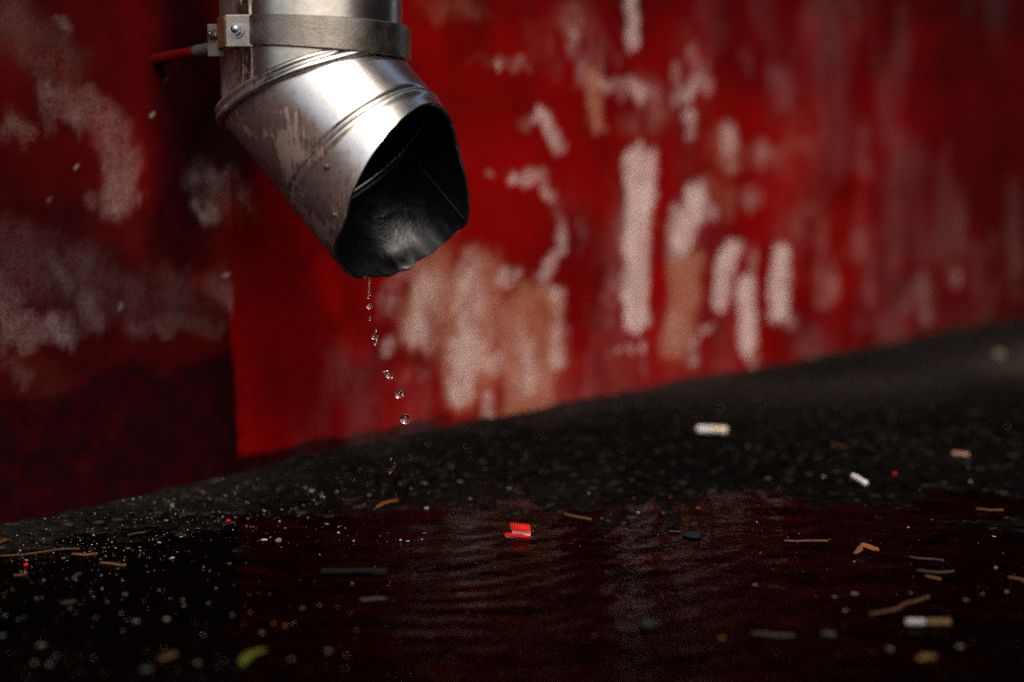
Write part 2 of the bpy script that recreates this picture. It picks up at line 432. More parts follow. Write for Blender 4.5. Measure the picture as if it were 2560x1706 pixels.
# ------------------------------------------------------------------ the red wall
# worn marks and painted shade, each: kind, points (photo pixels, turned into metres on the wall), width in pixels, strength, softness
C_, T_, R_, B_ = 0, 1, 2, 3
MARKS = [
    # upper middle
    (C_, [(1572, -20), (1576, 60), (1572, 105)], 44, .60, .6), (C_, [(1432, 90), (1440, 215)], 36, .45, .8),
    (C_, [(1516, 222), (1590, 222)], 62, .60, .7), (T_, [(1470, 200), (1492, 318)], 52, .75, .8),
    (C_, [(1420, 100), (1600, 250)], 190, .16, 1.0), (T_, [(1430, 60), (1610, 260)], 150, .18, 1.0),
    (C_, [(1725, 120), (1745, 185), (1712, 250)], 38, .52, .7), (C_, [(1690, 155), (1690, 252)], 30, .48, .7),
    (T_, [(1688, 150), (1694, 200)], 26, .4, .8), (C_, [(1714, 288), (1720, 322)], 40, .58, .6),
    (C_, [(1768, 160), (1771, 232)], 30, .45, .7), (T_, [(1770, 150), (1810, 230)], 70, .22, 1.0),
    (C_, [(1350, 300), (1395, 364)], 46, .50, .7), (C_, [(1310, 300), (1350, 300)], 40, .2, 1.0),
    (C_, [(1281, 448), (1344, 446), (1374, 492)], 46, .58, .6),
    (C_, [(1374, 492), (1402, 561), (1400, 631), (1356, 692)], 36, .42, .8),
    (C_, [(1356, 690), (1360, 730)], 30, .3, .9), (C_, [(1456, 505), (1462, 605)], 32, .24, .9),
    # the big pale streak
    (C_, [(1596, 398), (1598, 500)], 92, .72, .35), (C_, [(1594, 500), (1584, 640), (1592, 795)], 78, .74, .45),
    (C_, [(1600, 470), (1596, 560)], 46, .5, .7), (T_, [(1600, 400), (1592, 560)], 100, .5, .5),
    (T_, [(1522, 560), (1516, 800)], 46, .35, .9), (C_, [(1545, 540), (1530, 700)], 50, .30, .9),
    (C_, [(1512, 740), (1510, 805)], 34, .35, .8),
    # beside it
    (C_, [(1735, 480), (1770, 532)], 66, .62, .6), (C_, [(1735, 490), (1705, 605)], 56, .60, .6),
    (C_, [(1690, 530), (1682, 640)], 40, .42, .8), (T_, [(1712, 660), (1706, 780), (1690, 862)], 92, .85, .5),
    (C_, [(1690, 800), (1690, 850)], 44, .32, .8), (T_, [(1745, 640), (1700, 700)], 60, .5, .8),
    (C_, [(1818, 632), (1798, 757)], 58, .72, .5), (C_, [(1832, 628), (1816, 660)], 50, .4, .7),
    (C_, [(1868, 706), (1870, 872)], 50, .84, .5), (C_, [(1872, 868), (1892, 915)], 40, .36, .9),
    (C_, [(1884, 612), (1878, 690)], 26, .34, .8), (C_, [(1956, 630), (1948, 778)], 56, .82, .5),
    (C_, [(1950, 780), (1975, 808)], 40, .34, .9), (C_, [(1770, 820), (1742, 838), (1734, 868), (1732, 908)], 24, .56, .6),
    (C_, [(1732, 895), (1732, 910)], 32, .5, .6), (C_, [(1820, 325), (1828, 415)], 46, .44, .8),
    (T_, [(1815, 330), (1822, 540)], 52, .38, .9), (C_, [(1866, 498), (1890, 490)], 60, .26, .9),
    (T_, [(1770, 460), (1780, 480)], 40, .45, .8), (C_, [(1910, 383), (1912, 395)], 60, .24, 1.0),
    (T_, [(1970, 356), (2005, 366)], 46, .28, 1.0), (T_, [(1790, 380), (1930, 400)], 90, .2, 1.0),
    # dots and drips
    (C_, [(1516, 877), (1517, 877)], 16, .42, .6), (C_, [(1547, 873), (1548, 873)], 18, .5, .6),
    (C_, [(1574, 870), (1575, 870)], 19, .52, .6), (C_, [(1604, 866), (1605, 866)], 24, .62, .6),
    (C_, [(1605, 866), (1608, 1003)], 13, .22, .8), (C_, [(1470, 700), (1465, 1010)], 14, .10, 1.0),
    (C_, [(2095, 280), (2088, 545)], 22, .14, 1.0), (C_, [(1242, 170), (1243, 171)], 17, .7, .4),
    (C_, [(1175, 163), (1320, 164)], 26, .18, 1.0), (T_, [(1080, 20), (1200, 30)], 90, .25, 1.0),
    # far right
    (C_, [(2070, 628), (2066, 750)], 62, .30, .9), (C_, [(2090, 700), (2088, 742)], 34, .22, .9),
    (C_, [(2172, 730), (2174, 806)], 62, .28, .9), (C_, [(2150, 590), (2152, 640)], 30, .24, .9),
    (C_, [(2258, 715), (2262, 770)], 40, .28, .9), (C_, [(2304, 690), (2312, 800)], 34, .48, .7),
    (C_, [(2392, 682), (2392, 708)], 34, .55, .7), (T_, [(2360, 640), (2366, 725)], 46, .34, .9),
    (C_, [(2446, 620), (2450, 740)], 34, .24, 1.0), (C_, [(2491, 590), (2494, 720)], 34, .26, 1.0),
    (C_, [(2540, 560), (2542, 740)], 34, .26, 1.0), (C_, [(2160, 335), (2166, 434)], 62, .18, 1.0),
    (C_, [(2236, 330), (2240, 400)], 52, .14, 1.0), (C_, [(2386, 520), (2390, 620)], 50, .16, 1.0),
    (C_, [(2000, 900), (2560, 770)], 150, .10, 1.0), (T_, [(2000, 560), (2560, 640)], 200, .10, 1.0),
    (C_, [(2030, 590), (2330, 700)], 200, .10, 1.0), (C_, [(1900, 140), (1960, 240)], 120, .10, 1.0),
    (C_, [(1360, 1040), (2100, 905)], 22, .34, 1.0), (C_, [(1150, 1085), (1300, 1060)], 22, .25, 1.0),
    # the tan patch under the spout
    (T_, [(1060, 700), (1200, 790), (1180, 930)], 260, .30, 1.0), (T_, [(1200, 760), (1360, 860)], 240, .30, .9),
    (C_, [(1040, 720), (1190, 800), (1300, 900)], 210, .16, 1.0),
    (T_, [(1330, 780), (1322, 1015)], 168, .80, .45), (T_, [(1190, 680), (1165, 960)], 150, .62, .7),
    (T_, [(1075, 640), (1050, 830)], 150, .55, .8), (C_, [(1168, 666), (1172, 760), (1150, 860)], 84, .48, .8),
    (C_, [(1180, 860), (1155, 985)], 74, .50, .8), (C_, [(1063, 700), (1058, 845)], 80, .34, .9),
    (C_, [(1395, 742), (1392, 905)], 42, .50, .8), (C_, [(1255, 690), (1290, 695)], 46, .50, .7),
    (C_, [(1215, 990), (1210, 1075)], 40, .40, .8), (C_, [(1100, 905), (1250, 915)], 60, .30, .9),
    (C_, [(1330, 860), (1335, 960)], 90, .30, .9), (C_, [(1420, 830), (1410, 900)], 34, .3, .9),
    (C_, [(972, 852), (966, 885)], 46, .58, .7), (C_, [(1040, 800), (1036, 850)], 56, .42, .8),
    (C_, [(968, 720), (956, 790)], 50, .32, .9), (C_, [(1000, 640), (990, 720)], 60, .30, .9),
    (C_, [(935, 956), (937, 960)], 26, .22, .9), (C_, [(1030, 930), (1050, 935)], 50, .28, .9),
    (C_, [(1008, 945), (1010, 985)], 16, .18, .9), (C_, [(1120, 960), (1140, 1010)], 46, .35, .9),
    (C_, [(1290, 440), (1300, 460)], 30, .3, .8), (C_, [(1215, 440), (1225, 445)], 18, .3, .9),
    # left of the pipe
    (C_, [(164, 50), (172, 66)], 32, .42, .8), (C_, [(40, 60), (150, 160)], 170, .17, 1.0),
    (T_, [(20, 90), (120, 180)], 170, .14, 1.0), (C_, [(110, 205), (116, 320)], 32, .34, .9),
    (C_, [(30, 330), (56, 348)], 64, .36, .8), (T_, [(30, 300), (60, 350)], 74, .22, .9),
    (T_, [(140, 258), (232, 268), (290, 312), (312, 380), (300, 500)], 84, .26, .8),
    (C_, [(140, 258), (232, 275), (280, 330), (300, 400), (290, 520)], 88, .30, .8),
    (C_, [(190, 280), (215, 330)], 40, .25, .8), (C_, [(276, 424), (288, 515)], 32, .36, .8),
    (C_, [(344, 490), (345, 515)], 22, .26, .9), (C_, [(226, 500), (230, 522)], 34, .24, .9),
    (C_, [(500, 440), (590, 470)], 90, .13, 1.0), (C_, [(500, 500), (520, 522)], 60, .15, .9), (C_, [(490, 438), (570, 432)], 30, .12, 1.0),
    (C_, [(505, 512), (520, 520)], 42, .25, .9), (T_, [(540, 460), (620, 520)], 110, .16, 1.0),
    (C_, [(595, 478), (615, 492)], 28, .26, .9),
    (C_, [(189, 414), (190, 417)], 9, 1.0, .3), (C_, [(125, 502), (126, 505)], 9, 1.0, .3),
    (C_, [(302, 764), (300, 772)], 9, 1.0, .3), (C_, [(382, 282), (383, 285)], 6, .8, .3),
    (C_, [(417, 197), (418, 199)], 6, .7, .3), (C_, [(560, 686), (568, 689)], 8, .6, .4),
    (C_, [(10, 740), (14, 800)], 96, .40, .8), (C_, [(30, 808), (150, 820)], 96, .50, .7),
    (C_, [(10, 850), (80, 862)], 46, .40, .8), (C_, [(20, 905), (60, 940)], 40, .16, 1.0),
    (C_, [(140, 800), (155, 840)], 44, .36, .8), (C_, [(228, 760), (232, 795)], 60, .34, .8),
    (C_, [(335, 816), (440, 812), (546, 824)], 58, .26, .9), (C_, [(410, 815), (416, 832)], 30, .22, .8),
    (C_, [(300, 735), (560, 740)], 130, .15, 1.0), (C_, [(-40, 640), (210, 690)], 170, .20, 1.0),
    (C_, [(140, 640), (160, 720)], 44, .20, .9), (T_, [(0, 900), (140, 950)], 90, .12, 1.0),
    # older dark coat low on the wall; the higher marks paint in shade
    (R_, [(-60, 980), (520, 960)], 230, .9, .9), (R_, [(-60, 1120), (520, 1060)], 230, 1.0, .6),
    (R_, [(-60, 1280), (560, 1170)], 170, 1.0, .5), (R_, [(560, 1165), (760, 1130)], 46, 1.0, .5),
    (R_, [(700, 1160), (960, 1110)], 44, .9, .5), (R_, [(410, -60), (440, 250), (440, 660)], 400, .55, 1.0), (R_, [(450, -60), (470, 250), (440, 640)], 190, .92, 1.0), (R_, [(530, 150), (570, 380)], 190, .85, 1.0),  # the tall marks paint the pipe's shade on the wall
    (R_, [(490, 120), (520, 400)], 150, .6, 1.0), (R_, [(780, 1000), (800, 1090)], 90, .42, 1.0),
    (R_, [(640, 880), (700, 1020)], 80, .25, 1.0), (R_, [(1900, 60), (2560, 160)], 330, .5, 1.0),
    (R_, [(2420, 200), (2560, 420)], 260, .45, 1.0), (R_, [(1150, 0), (1900, 0)], 130, .3, 1.0),  # top and right marks paint in a vignette
    # fresher, brighter red
    (B_, [(815, 650), (830, 770)], 60, .55, .9), (B_, [(870, 830), (880, 900)], 70, .35, 1.0),
    (B_, [(150, 400), (130, 460)], 130, .30, 1.0), (B_, [(1000, 960), (1000, 1060)], 120, .25, 1.0),
    (B_, [(1700, 700), (1700, 760)], 60, .35, 1.0), (B_, [(1250, 400), (1240, 560)], 200, .2, 1.0),
    (B_, [(1650, 700), (1660, 940)], 120, .25, 1.0),
]


def nonuniform(lo, a, b, hi, step, growth=1.35):
    mid = list(np.arange(a, b + step * 0.5, step))
    left = []; x = a; s = step
    while x > lo:
        s *= growth; x -= s; left.append(max(x, lo))
    right = []; x = mid[-1]; s = step
    while x < hi:
        s *= growth; x += s; right.append(min(x, hi))
    return np.array(left[::-1] + mid + right)


def build_wall():
    ss = nonuniform(-2.5, -0.12, 1.75, 9.0, 0.0026)
    zz = nonuniform(-0.05, -0.02, 0.46, 3.2, 0.0026)
    sg, zg = np.meshgrid(ss, zz)
    W = np.zeros(sg.shape + (4,))
    # edges wander: warp the lookup position a little
    dx = (fbm(sg * 45, zg * 45, 3) - .5) * 0.011 + (fbm(sg * 160, zg * 160, 5, 2) - .5) * 0.008
    dz = (fbm(sg * 45, zg * 30, 9) - .5) * 0.014 + (fbm(sg * 160, zg * 90, 11, 2) - .5) * 0.012
    sw, zw = sg + dx, zg + dz
    for kind, pts, wpx, strength, soft in MARKS:
        P = [on_wall(*p) for p in pts]
        small = wpx < 12
        X, Z = (sg, zg) if small else (sw, zw)
        best = None
        rz = wpx * (0.5 if small else 0.43) / FPX * (sum(p[2] for p in P) / len(P))
        rx = rz / max(0.3, abs(ray(pts[0][0], pts[0][1]).normalized().dot(WN)))   # the wall is seen at a slant
        k = rx / rz
        for (s0, z0, _), (s1, z1, _) in zip(P[:-1], P[1:]):
            ax, az = s0 / k, z0
            bx, bz = s1 / k, z1
            ex, ez = bx - ax, bz - az
            L2 = ex * ex + ez * ez + 1e-12
            t = np.clip(((X / k - ax) * ex + (Z - az) * ez) / L2, 0, 1)
            d = np.hypot(X / k - ax - t * ex, Z - az - t * ez)
            best = d if best is None else np.minimum(best, d)
        m = (1 - sstep(rz * (1 - soft * 0.75), rz * (1 + soft * 0.55), best)) * strength
        W[..., kind] = 1 - (1 - W[..., kind]) * (1 - np.clip(m, 0, 1))
    # wear follows drips and blotches: ragged, streaky edges, red showing through
    N2 = 0.28 * fbm(sg * 70, zg * 18, 81) + 0.72 * fbm(sg * 38, zg * 34, 85, 5)
    leftside = sg < on_wall(585, 900)[0]
    for k in (0, 1):
        Wk = W[..., k]
        tiny = (Wk > 0.95) | leftside
        W[..., k] = np.where(tiny, Wk, Wk * sstep(0.42, 0.84, N2 + 0.42 * Wk) * 1.05)
    # the brushed edge where fresh red stops against the old dark coat
    e0 = on_wall(578, 820); e1 = on_wall(590, 1125)
    edge = e0[0] + (e1[0] - e0[0]) * (zg - e0[1]) / (e1[1] - e0[1]) + (fbm(sg * 0 + 3, zg * 60, 21) - .5) * 0.004
    up = sstep(on_wall(580, 800)[1], on_wall(580, 560)[1], zg)          # higher up the edge melts away
    wid = 0.0012 + 0.075 * up
    fresh = sstep(-1, 1, (sg - edge + 0.045 * up) / wid)
    old = 1 - fresh
    lowleft = old * (1 - sstep(on_wall(300, 960)[1], on_wall(300, 780)[1], zg + (fbm(sg * 25, zg * 25, 35) - .5) * 0.04))
    low = on_wall(640, 1128)[1]
    lowedge = low + (fbm(sg * 35, sg * 0 + 1, 31) - .5) * 0.012
    above = sstep(-0.0015, 0.0015, zg - lowedge)
    right_of = fresh * above
    lowzone = (1 - sstep(e0[1] + 0.00, e0[1] + 0.03, zg))
    mar = W[..., 2]
    keep = np.where(sg > edge, mar * (1 - 0.75 * right_of * (1 - up) * (sg < on_wall(1150, 900)[0])), np.maximum(mar, 0.0))
    W[..., 2] = keep
    strip = (1 - above) * (sg > edge) * (1 - sstep(on_wall(1050, 1100)[0], on_wall(1180, 1080)[0], sg))
    W[..., 2] = np.maximum(W[..., 2], strip * 0.95)
    W[..., 2] = np.maximum(W[..., 2], (1 - fresh) * 0.93 * (0.78 + 0.4 * fbm(sg * 6, zg * 6, 33)))  # old coat, carried up the left wall to paint in its dimness
    W[..., 2] = np.maximum(W[..., 2], sstep(0.27, 0.42, zg + (fbm(sg * 5, zg * 5, 34) - .5) * 0.12) * 0.8)  # upper wall darkened in the paint as light falloff
    W[..., 2] = np.maximum(W[..., 2], sstep(0.75, 1.35, sg) * 0.68)  # far end too, falloff put into the colour
    foot = 0.004 + 0.010 * fbm(sg * 28, sg * 0, 36) ** 2
    W[..., 2] = np.maximum(W[..., 2], (1 - sstep(foot * 0.4, foot, zg)) * 0.9)
    W[..., 2] = np.maximum(W[..., 2], lowleft * 0.99)
    W[..., :2] *= (1 - 0.78 * (1 - fresh))[..., None]  # pale marks toned down to keep the left side dim
    W[..., :2] *= (1 - 0.60 * sstep(on_wall(1990, 700)[0], on_wall(2100, 700)[0], sg))[..., None]  # pale marks dimmed at the far end to imitate weaker light
    # faint dusty bloom everywhere
    bloom = sstep(.52, .78, fbm(sg * 12, zg * 7, 41)) * 0.05 * fresh
    W[..., 0] = np.clip(W[..., 0] + bloom, 0, 1)
    relief = (fbm(sg * 30, zg * 30, 51) - .5) * 0.0022 + (fbm(sg * 4, zg * 4, 52) - .5) * 0.006
    relief += (W[..., 0] + W[..., 1]) * -0.0006
    fade = ((sg > -0.2) & (sg < 1.9) & (zg < .5))
    relief = np.where(fade, relief, 0)
    n, m_ = sg.shape
    base = np.array(WA); u = np.array(WU); nn = np.array(WN)
    V = base + sg[..., None] * u + relief[..., None] * nn
    V[..., 2] = zg
    V = V.reshape(-1, 3)
    # thickness: a back sheet
    idx = np.arange(n * m_).reshape(n, m_)
    F = np.stack([idx[:-1, :-1], idx[:-1, 1:], idx[1:, 1:], idx[1:, :-1]], -1).reshape(-1, 4).tolist()
    nb = len(V)
    back = [WA + WU * ss[0] - WN * .25 + ZUP * zz[0], WA + WU * ss[-1] - WN * .25 + ZUP * zz[0],
            WA + WU * ss[-1] - WN * .25 + ZUP * zz[-1], WA + WU * ss[0] - WN * .25 + ZUP * zz[-1]]
    for b in back: b.z = b.z
    Vl = V.tolist() + [list(b) for b in back]
    for q, zq in zip(range(4), (zz[0], zz[0], zz[-1], zz[-1])): Vl[nb + q][2] = float(zq)
    F.append([nb + 1, nb, nb + 3, nb + 2])
    F.append([nb + 3] + idx[-1, :].tolist() + [nb + 2])
    F.append(idx[:, 0].tolist()[::-1][::-1] + [nb + 3, nb])
    F.append(idx[::-1, -1].tolist() + [nb + 1, nb + 2])
    me = mesh('wall', Vl, F)
    att = me.attributes.new('wear_and_shade', 'FLOAT_COLOR', 'POINT')
    arr = np.concatenate([W.reshape(-1, 4), np.zeros((4, 4))]).astype(np.float32)
    att.data.foreach_set('color', arr.ravel())
    o = link('wall', me, M_WALL)
    tag(o, 'long red painted wall with chalky white and tan worn patches', 'wall')


build_wall()


# ------------------------------------------------------------------ unseen building behind the lens, to the right, added to shade the wall
def shade_building():
    root = empty('building', wall_pt(0.9, 0, 2.1))
    tag(root, 'unseen grey building added to shade the red wall', 'building')

    def box(name, s0, s1, o0, o1, z0, z1, mat):
        V = [wall_pt(s, z, o) - ZUP * WA.z for z in (z0, z1) for (s, o) in ((s0, o0), (s1, o0), (s1, o1), (s0, o1))]
        F = [[0, 3, 2, 1], [4, 5, 6, 7], [0, 1, 5, 4], [1, 2, 6, 5], [2, 3, 7, 6], [3, 0, 4, 7]]
        bm = bmesh.new()
        vs = [bm.verts.new(v) for v in V]
        for f in F: bm.faces.new([vs[i] for i in f])
        bmesh.ops.recalc_face_normals(bm, faces=bm.faces)
        link(name, bm_mesh(name, bm), mat, root, False)
    box('facade', 0.9, 16, 2.1, 8, -0.05, 7.5, M_CONCRETE)
    box('plinth', 0.88, 16, 2.06, 2.1, -0.05, 0.5, M_GREY)
    for k in range(4):
        box('window', 2.2 + k * 3.2, 3.4 + k * 3.2, 2.07, 2.1, 1.2, 2.6, M_BLACKSTICK)
    box('roof_edge', 0.8, 16.1, 1.9, 8.1, 7.5, 7.7, M_CONCRETE)


shade_building()

# ------------------------------------------------------------------ ground and puddle
def ground_height(x, y):
    px_d = (x - WA.x) * WN.x + (y - WA.y) * WN.y         # distance out from the wall
    edge = 0.790 + (fbm(x * 5 + 3, y * 5, 61, 3) - .5) * 0.10 + 0.06 * x
    h = sstep(0.0, 0.26, y - edge) * 0.0085 - sstep(0.0, 0.16, edge - y) * 0.0050 - 0.0006
    h += (fbm(x * 14, y * 14, 62) - .5) * 0.0056
    h += (fbm(x * 2.6, y * 2.6, 63, 3) - .5) * 0.014 * sstep(1.0, 1.4, y)
    h += (fbm(x * 75, y * 75, 64, 3) - .5) * 0.0042
    # worn step and wet groove far along the wall
    g = px_d - 0.20 - 0.06 * np.sin(x * 3)
    h -= np.exp(-(g / 0.05) ** 2) * 0.016 * sstep(1.35, 1.7, y)
    h += np.exp(-((px_d - 0.0) / 0.03) ** 2) * 0.004
    # keep it flat far away
    far = np.clip((np.hypot(x - 0.3, y - 1.0) - 2.2) / 1.0, 0, 1)
    return h * (1 - far)


def build_ground():
    xs = nonuniform(-40, -0.42, 1.25, 40, 0.0042, 1.4)
    ys = nonuniform(-40, 0.42, 2.4, 40, 0.0042, 1.4)
    xg, yg = np.meshgrid(xs, ys)
    z = ground_height(xg, yg)
    n, m_ = xg.shape
    V = np.stack([xg, yg, z], -1).reshape(-1, 3)
    idx = np.arange(n * m_).reshape(n, m_)
    F = np.stack([idx[:-1, :-1], idx[:-1, 1:], idx[1:, 1:], idx[1:, :-1]], -1).reshape(-1, 4)
    me = mesh('ground', V.tolist(), F.tolist())
    off = (xg - WA.x) * WN.x + (yg - WA.y) * WN.y
    silt_sheen = np.exp(-((off - 0.16 - 0.05 * np.sin(yg * 5)) / 0.11) ** 2) * sstep(1.05, 1.5, yg) * (0.25 + 0.9 * fbm(xg * 7, yg * 7, 66)) + np.exp(-(off / 0.035) ** 2) * 0.35 * fbm(xg * 20, yg * 20, 67)  # silt at the wall foot; outer strip paints in a wet sheen
    at = me.attributes.new('silt_sheen', 'FLOAT', 'POINT')
    at.data.foreach_set('value', np.clip(silt_sheen, 0, 1).astype(np.float32).ravel())
    o = link('ground', me, M_GROUND)
    tag(o, kind='structure')


build_ground()

IMPACT = on_ground(985, 1262)


def build_puddle():
    xs = np.arange(-0.50, 1.15, 0.0040)
    ys = np.arange(0.30, 1.02, 0.0030)
    xg, yg = np.meshgrid(xs, ys)
    r = np.hypot(xg - IMPACT.x, yg - IMPACT.y)
    z = 0.00022 * np.sin(r * 2 * math.pi / 0.019 + (fbm(xg * 16, yg * 16, 71, 3) - .5) * 9) * np.exp(-((r - .15) / .16) ** 2)
    r2 = np.hypot(xg - 0.30, yg - 0.78)
    z += 0.00010 * np.sin(r2 * 2 * math.pi / 0.034 + (fbm(xg * 12, yg * 12, 72, 3) - .5) * 9) * np.exp(-(r2 / .35) ** 2)
    z += (fbm(xg * 17, yg * 36, 73, 4) - .5) * 0.0012
    n, m_ = xg.shape
    V = np.stack([xg, yg, z], -1).reshape(-1, 3)
    idx = np.arange(n * m_).reshape(n, m_)
    F = np.stack([idx[:-1, :-1], idx[:-1, 1:], idx[1:, 1:], idx[1:, :-1]], -1).reshape(-1, 4)
    # leave out the water that lies well under the asphalt
    gz = ground_height(xg, yg)
    dry = (gz > z + 0.002)
    d4 = dry[:-1, :-1] & dry[:-1, 1:] & dry[1:, 1:] & dry[1:, :-1]
    F = F[~d4.reshape(-1)]
    o = link('puddle', mesh('puddle', V.tolist(), F.tolist()), M_WATER)
    tag(o, kind='structure')


build_puddle()


def gz_at(x, y):
    return float(max(ground_height(np.array([x]), np.array([y]))[0], 0.0))


def spot(px, py, lift=0.0):
    """point on the ground (or water) seen at this place in the photograph"""
    z = 0.0
    for _ in range(4):
        p = on_ground(px, py, z)
        z = gz_at(p.x, p.y)
    p.z = z + lift
    return p


def mpp(p):
    """metres per photo pixel at a point"""
    return (p - ORG).dot(FWD) / FPX


# ------------------------------------------------------------------ the downpipe
R = 0.0500
TH = 0.0011
PIPE_DEPTH = 0.79
PA = at_depth(782, 225, PIPE_DEPTH)            # where the two axes meet, at the mitre joint
AX = PA.x; AY = PA.y
D1 = Vector((0, 0, -1))
BEND = 0.750
KICK = WN * math.cos(0.318) + WU * math.sin(0.318)                 # the spout kicks out from the wall, a little along it
D2 = (KICK * math.sin(BEND) + D1 * math.cos(BEND)).normalized()
MIT = (D1 + D2).normalized()                                       # joint plane normal
# torn mouth: how far the sheet reaches along the spout's axis, by angle round it
MOUTH = [(50, .0600), (70, .0580), (95, .0580), (115, .0615), (131, .0655), (153, .0720), (168, .0765), (179, .0820), (191, .0843), (205, .0845),
         (215, .0850), (224, .0862), (233, .0900), (245, .0945), (265, .0965), (285, .0995), (303, .1015), (323, .1025), (336, .1030), (345, .1035),
         (352, .1020), (366, .0900), (379, .0755), (390, .0665), (400, .0625)]
_mx = np.array([q[0] - 360 for q in MOUTH] + [q[0] for q in MOUTH] + [q[0] + 360 for q in MOUTH], float)
_my = np.array([q[1] for q in MOUTH] * 3)


def mouth_t(th):
    a = np.degrees(th) % 360
    return float(np.mean(np.interp(a + np.linspace(-5, 5, 9), _mx, _my)))


def frame(d):
    a = WU.copy()
    a = (a - d * a.dot(d)).normalized()
    b = d.cross(a).normalized()
    return a, b


def plane_t(o, d, pp, pn):
    return (pp - o).dot(pn) / d.dot(pn)


def tube(name, origin, d, r, t_start, t_end, nth, nl, rad_out, mats, parent, dirt_fn, thick=TH, extra=None):
    """open tube with an outer and an inner skin and closed rims; t_start / t_end are functions of the surface point at t=0"""
    a, b = frame(d)
    V = []; F = []; FM = []; dirt = []
    grid = {}
    for skin in (0, 1):
        for i in range(nth):
            th = 2 * math.pi * i / nth
            e = a * math.cos(th) + b * math.sin(th)
            for j in range(nl + 1):
                f = j / nl
                rr = r - (thick if skin else 0)
                p0 = origin + e * rr
                ts, te = t_start(p0, th), t_end(p0, th)
                t = ts + (te - ts) * f
                dr = rad_out(t, te - t, th)
                p = p0 + d * t + e * dr
                if extra: p = extra(p, e, th, te - t, f)
                grid[skin, i, j] = len(V)
                V.append(p)
                dirt.append(dirt_fn(p, e, th, f) if not skin else 0.3)
    for i in range(nth):
        k = (i + 1) % nth
        for j in range(nl):
            F.append([grid[0, i, j], grid[0, i, j + 1], grid[0, k, j + 1], grid[0, k, j]]); FM.append(0)
            F.append([grid[1, i, j], grid[1, k, j], grid[1, k, j + 1], grid[1, i, j + 1]]); FM.append(1)
    # rims with their own vertices so that the edges stay crisp
    for j in (0, nl):
        ro = []; ri = []
        for i in range(nth):
            ro.append(len(V)); V.append(V[grid[0, i, j]].copy()); dirt.append(0.25)
            ri.append(len(V)); V.append(V[grid[1, i, j]].copy()); dirt.append(0.25)
        for i in range(nth):
            k = (i + 1) % nth
            F.append([ro[i], ri[i], ri[k], ro[k]] if j else [ro[i], ro[k], ri[k], ri[i]]); FM.append(0 if j == 0 else 2)
    me = mesh(name, V, F)
    at = me.attributes.new('dirt', 'FLOAT', 'POINT')
    at.data.foreach_set('value', dirt)
    o = link(name, me, mats, parent)
    me.polygons.foreach_set('material_index', FM)
    return o


def ring_sweep(name, pts, nrm_fn, profile, mat, parent, dirt=0.3):
    """closed ring: profile (outward, along) pairs placed at each point with directions from nrm_fn"""
    V = []; F = []
    n = len(pts); m = len(profile)
    for i, p in enumerate(pts):
        e, w = nrm_fn(i)
        for (q, s) in profile: V.append(p + e * q + w * s)
    for i in range(n):
        k = (i + 1) % n
        for j in range(m):
            l = (j + 1) % m
            F.append([i * m + j, i * m + l, k * m + l, k * m + j])
    me = mesh(name, V, F)
    at = me.attributes.new('dirt', 'FLOAT', 'POINT')
    at.data.foreach_set('value', [dirt(i // m) if callable(dirt) else dirt for i in range(len(V))])
    return link(name, me, mat, parent)


pipe_root = empty('downpipe', Vector((AX, AY, PA.z - 0.07)))
tag(pipe_root, 'shiny zinc downpipe with an angled torn spout, dripping water, in front of red wall', 'downpipe')

PV = Vector((AX, AY, 0)).normalized()          # from the lens to the pipe
PR = Vector((PV.y, -PV.x, 0))


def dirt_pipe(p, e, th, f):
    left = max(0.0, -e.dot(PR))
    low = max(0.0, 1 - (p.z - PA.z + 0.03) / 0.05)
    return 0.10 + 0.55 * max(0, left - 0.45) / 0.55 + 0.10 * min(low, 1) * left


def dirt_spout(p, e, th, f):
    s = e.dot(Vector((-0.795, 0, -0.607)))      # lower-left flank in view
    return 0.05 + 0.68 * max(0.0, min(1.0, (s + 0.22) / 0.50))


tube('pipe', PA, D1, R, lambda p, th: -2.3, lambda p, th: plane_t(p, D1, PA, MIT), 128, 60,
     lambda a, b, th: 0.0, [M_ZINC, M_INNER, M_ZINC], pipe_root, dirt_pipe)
# denser lower end is not needed: the pipe is straight; its lock seam is two folded ribs
pa, pb = frame(D1)
seam_part = None


def rib(parent, ang_offset, w, h, dirt):
    """thin upright fold on the pipe at this sideways offset (fraction of the radius, towards the camera)"""
    e = PR * ang_offset - PV * math.sqrt(1 - ang_offset ** 2)
    tq = Vector((-e.y, e.x, 0))
    zb = PA.z + 0.0
    foot = PA + e * R
    tz = plane_t(foot, D1, PA, MIT)
    z0 = PA.z - tz + 0.002
    z1 = PA.z + 2.29
    prof = [(-w, -0.0004), (-w * .55, h * .8), (0, h), (w * .55, h * .8), (w, -0.0004)]
    V = []
    for z in (z0, z1):
        for (q, s) in prof:
            c = Vector((AX, AY, z)) + e * (R + s) + tq * q
            V.append(c)
    m = len(prof)
    F = [[j, j + 1, m + j + 1, m + j] for j in range(m - 1)] + [list(range(m))[::-1], list(range(m, 2 * m))]
    me = mesh('lock_seam', V, F)
    at = me.attributes.new('dirt', 'FLOAT', 'POINT'); at.data.foreach_set('value', [dirt] * len(V))
    return link('lock_seam', me, M_ZINC, parent)


rib(pipe_root, -0.735, 0.0012, 0.0010, 0.0)
rib(pipe_root, -0.640, 0.0015, 0.0014, 0.0)

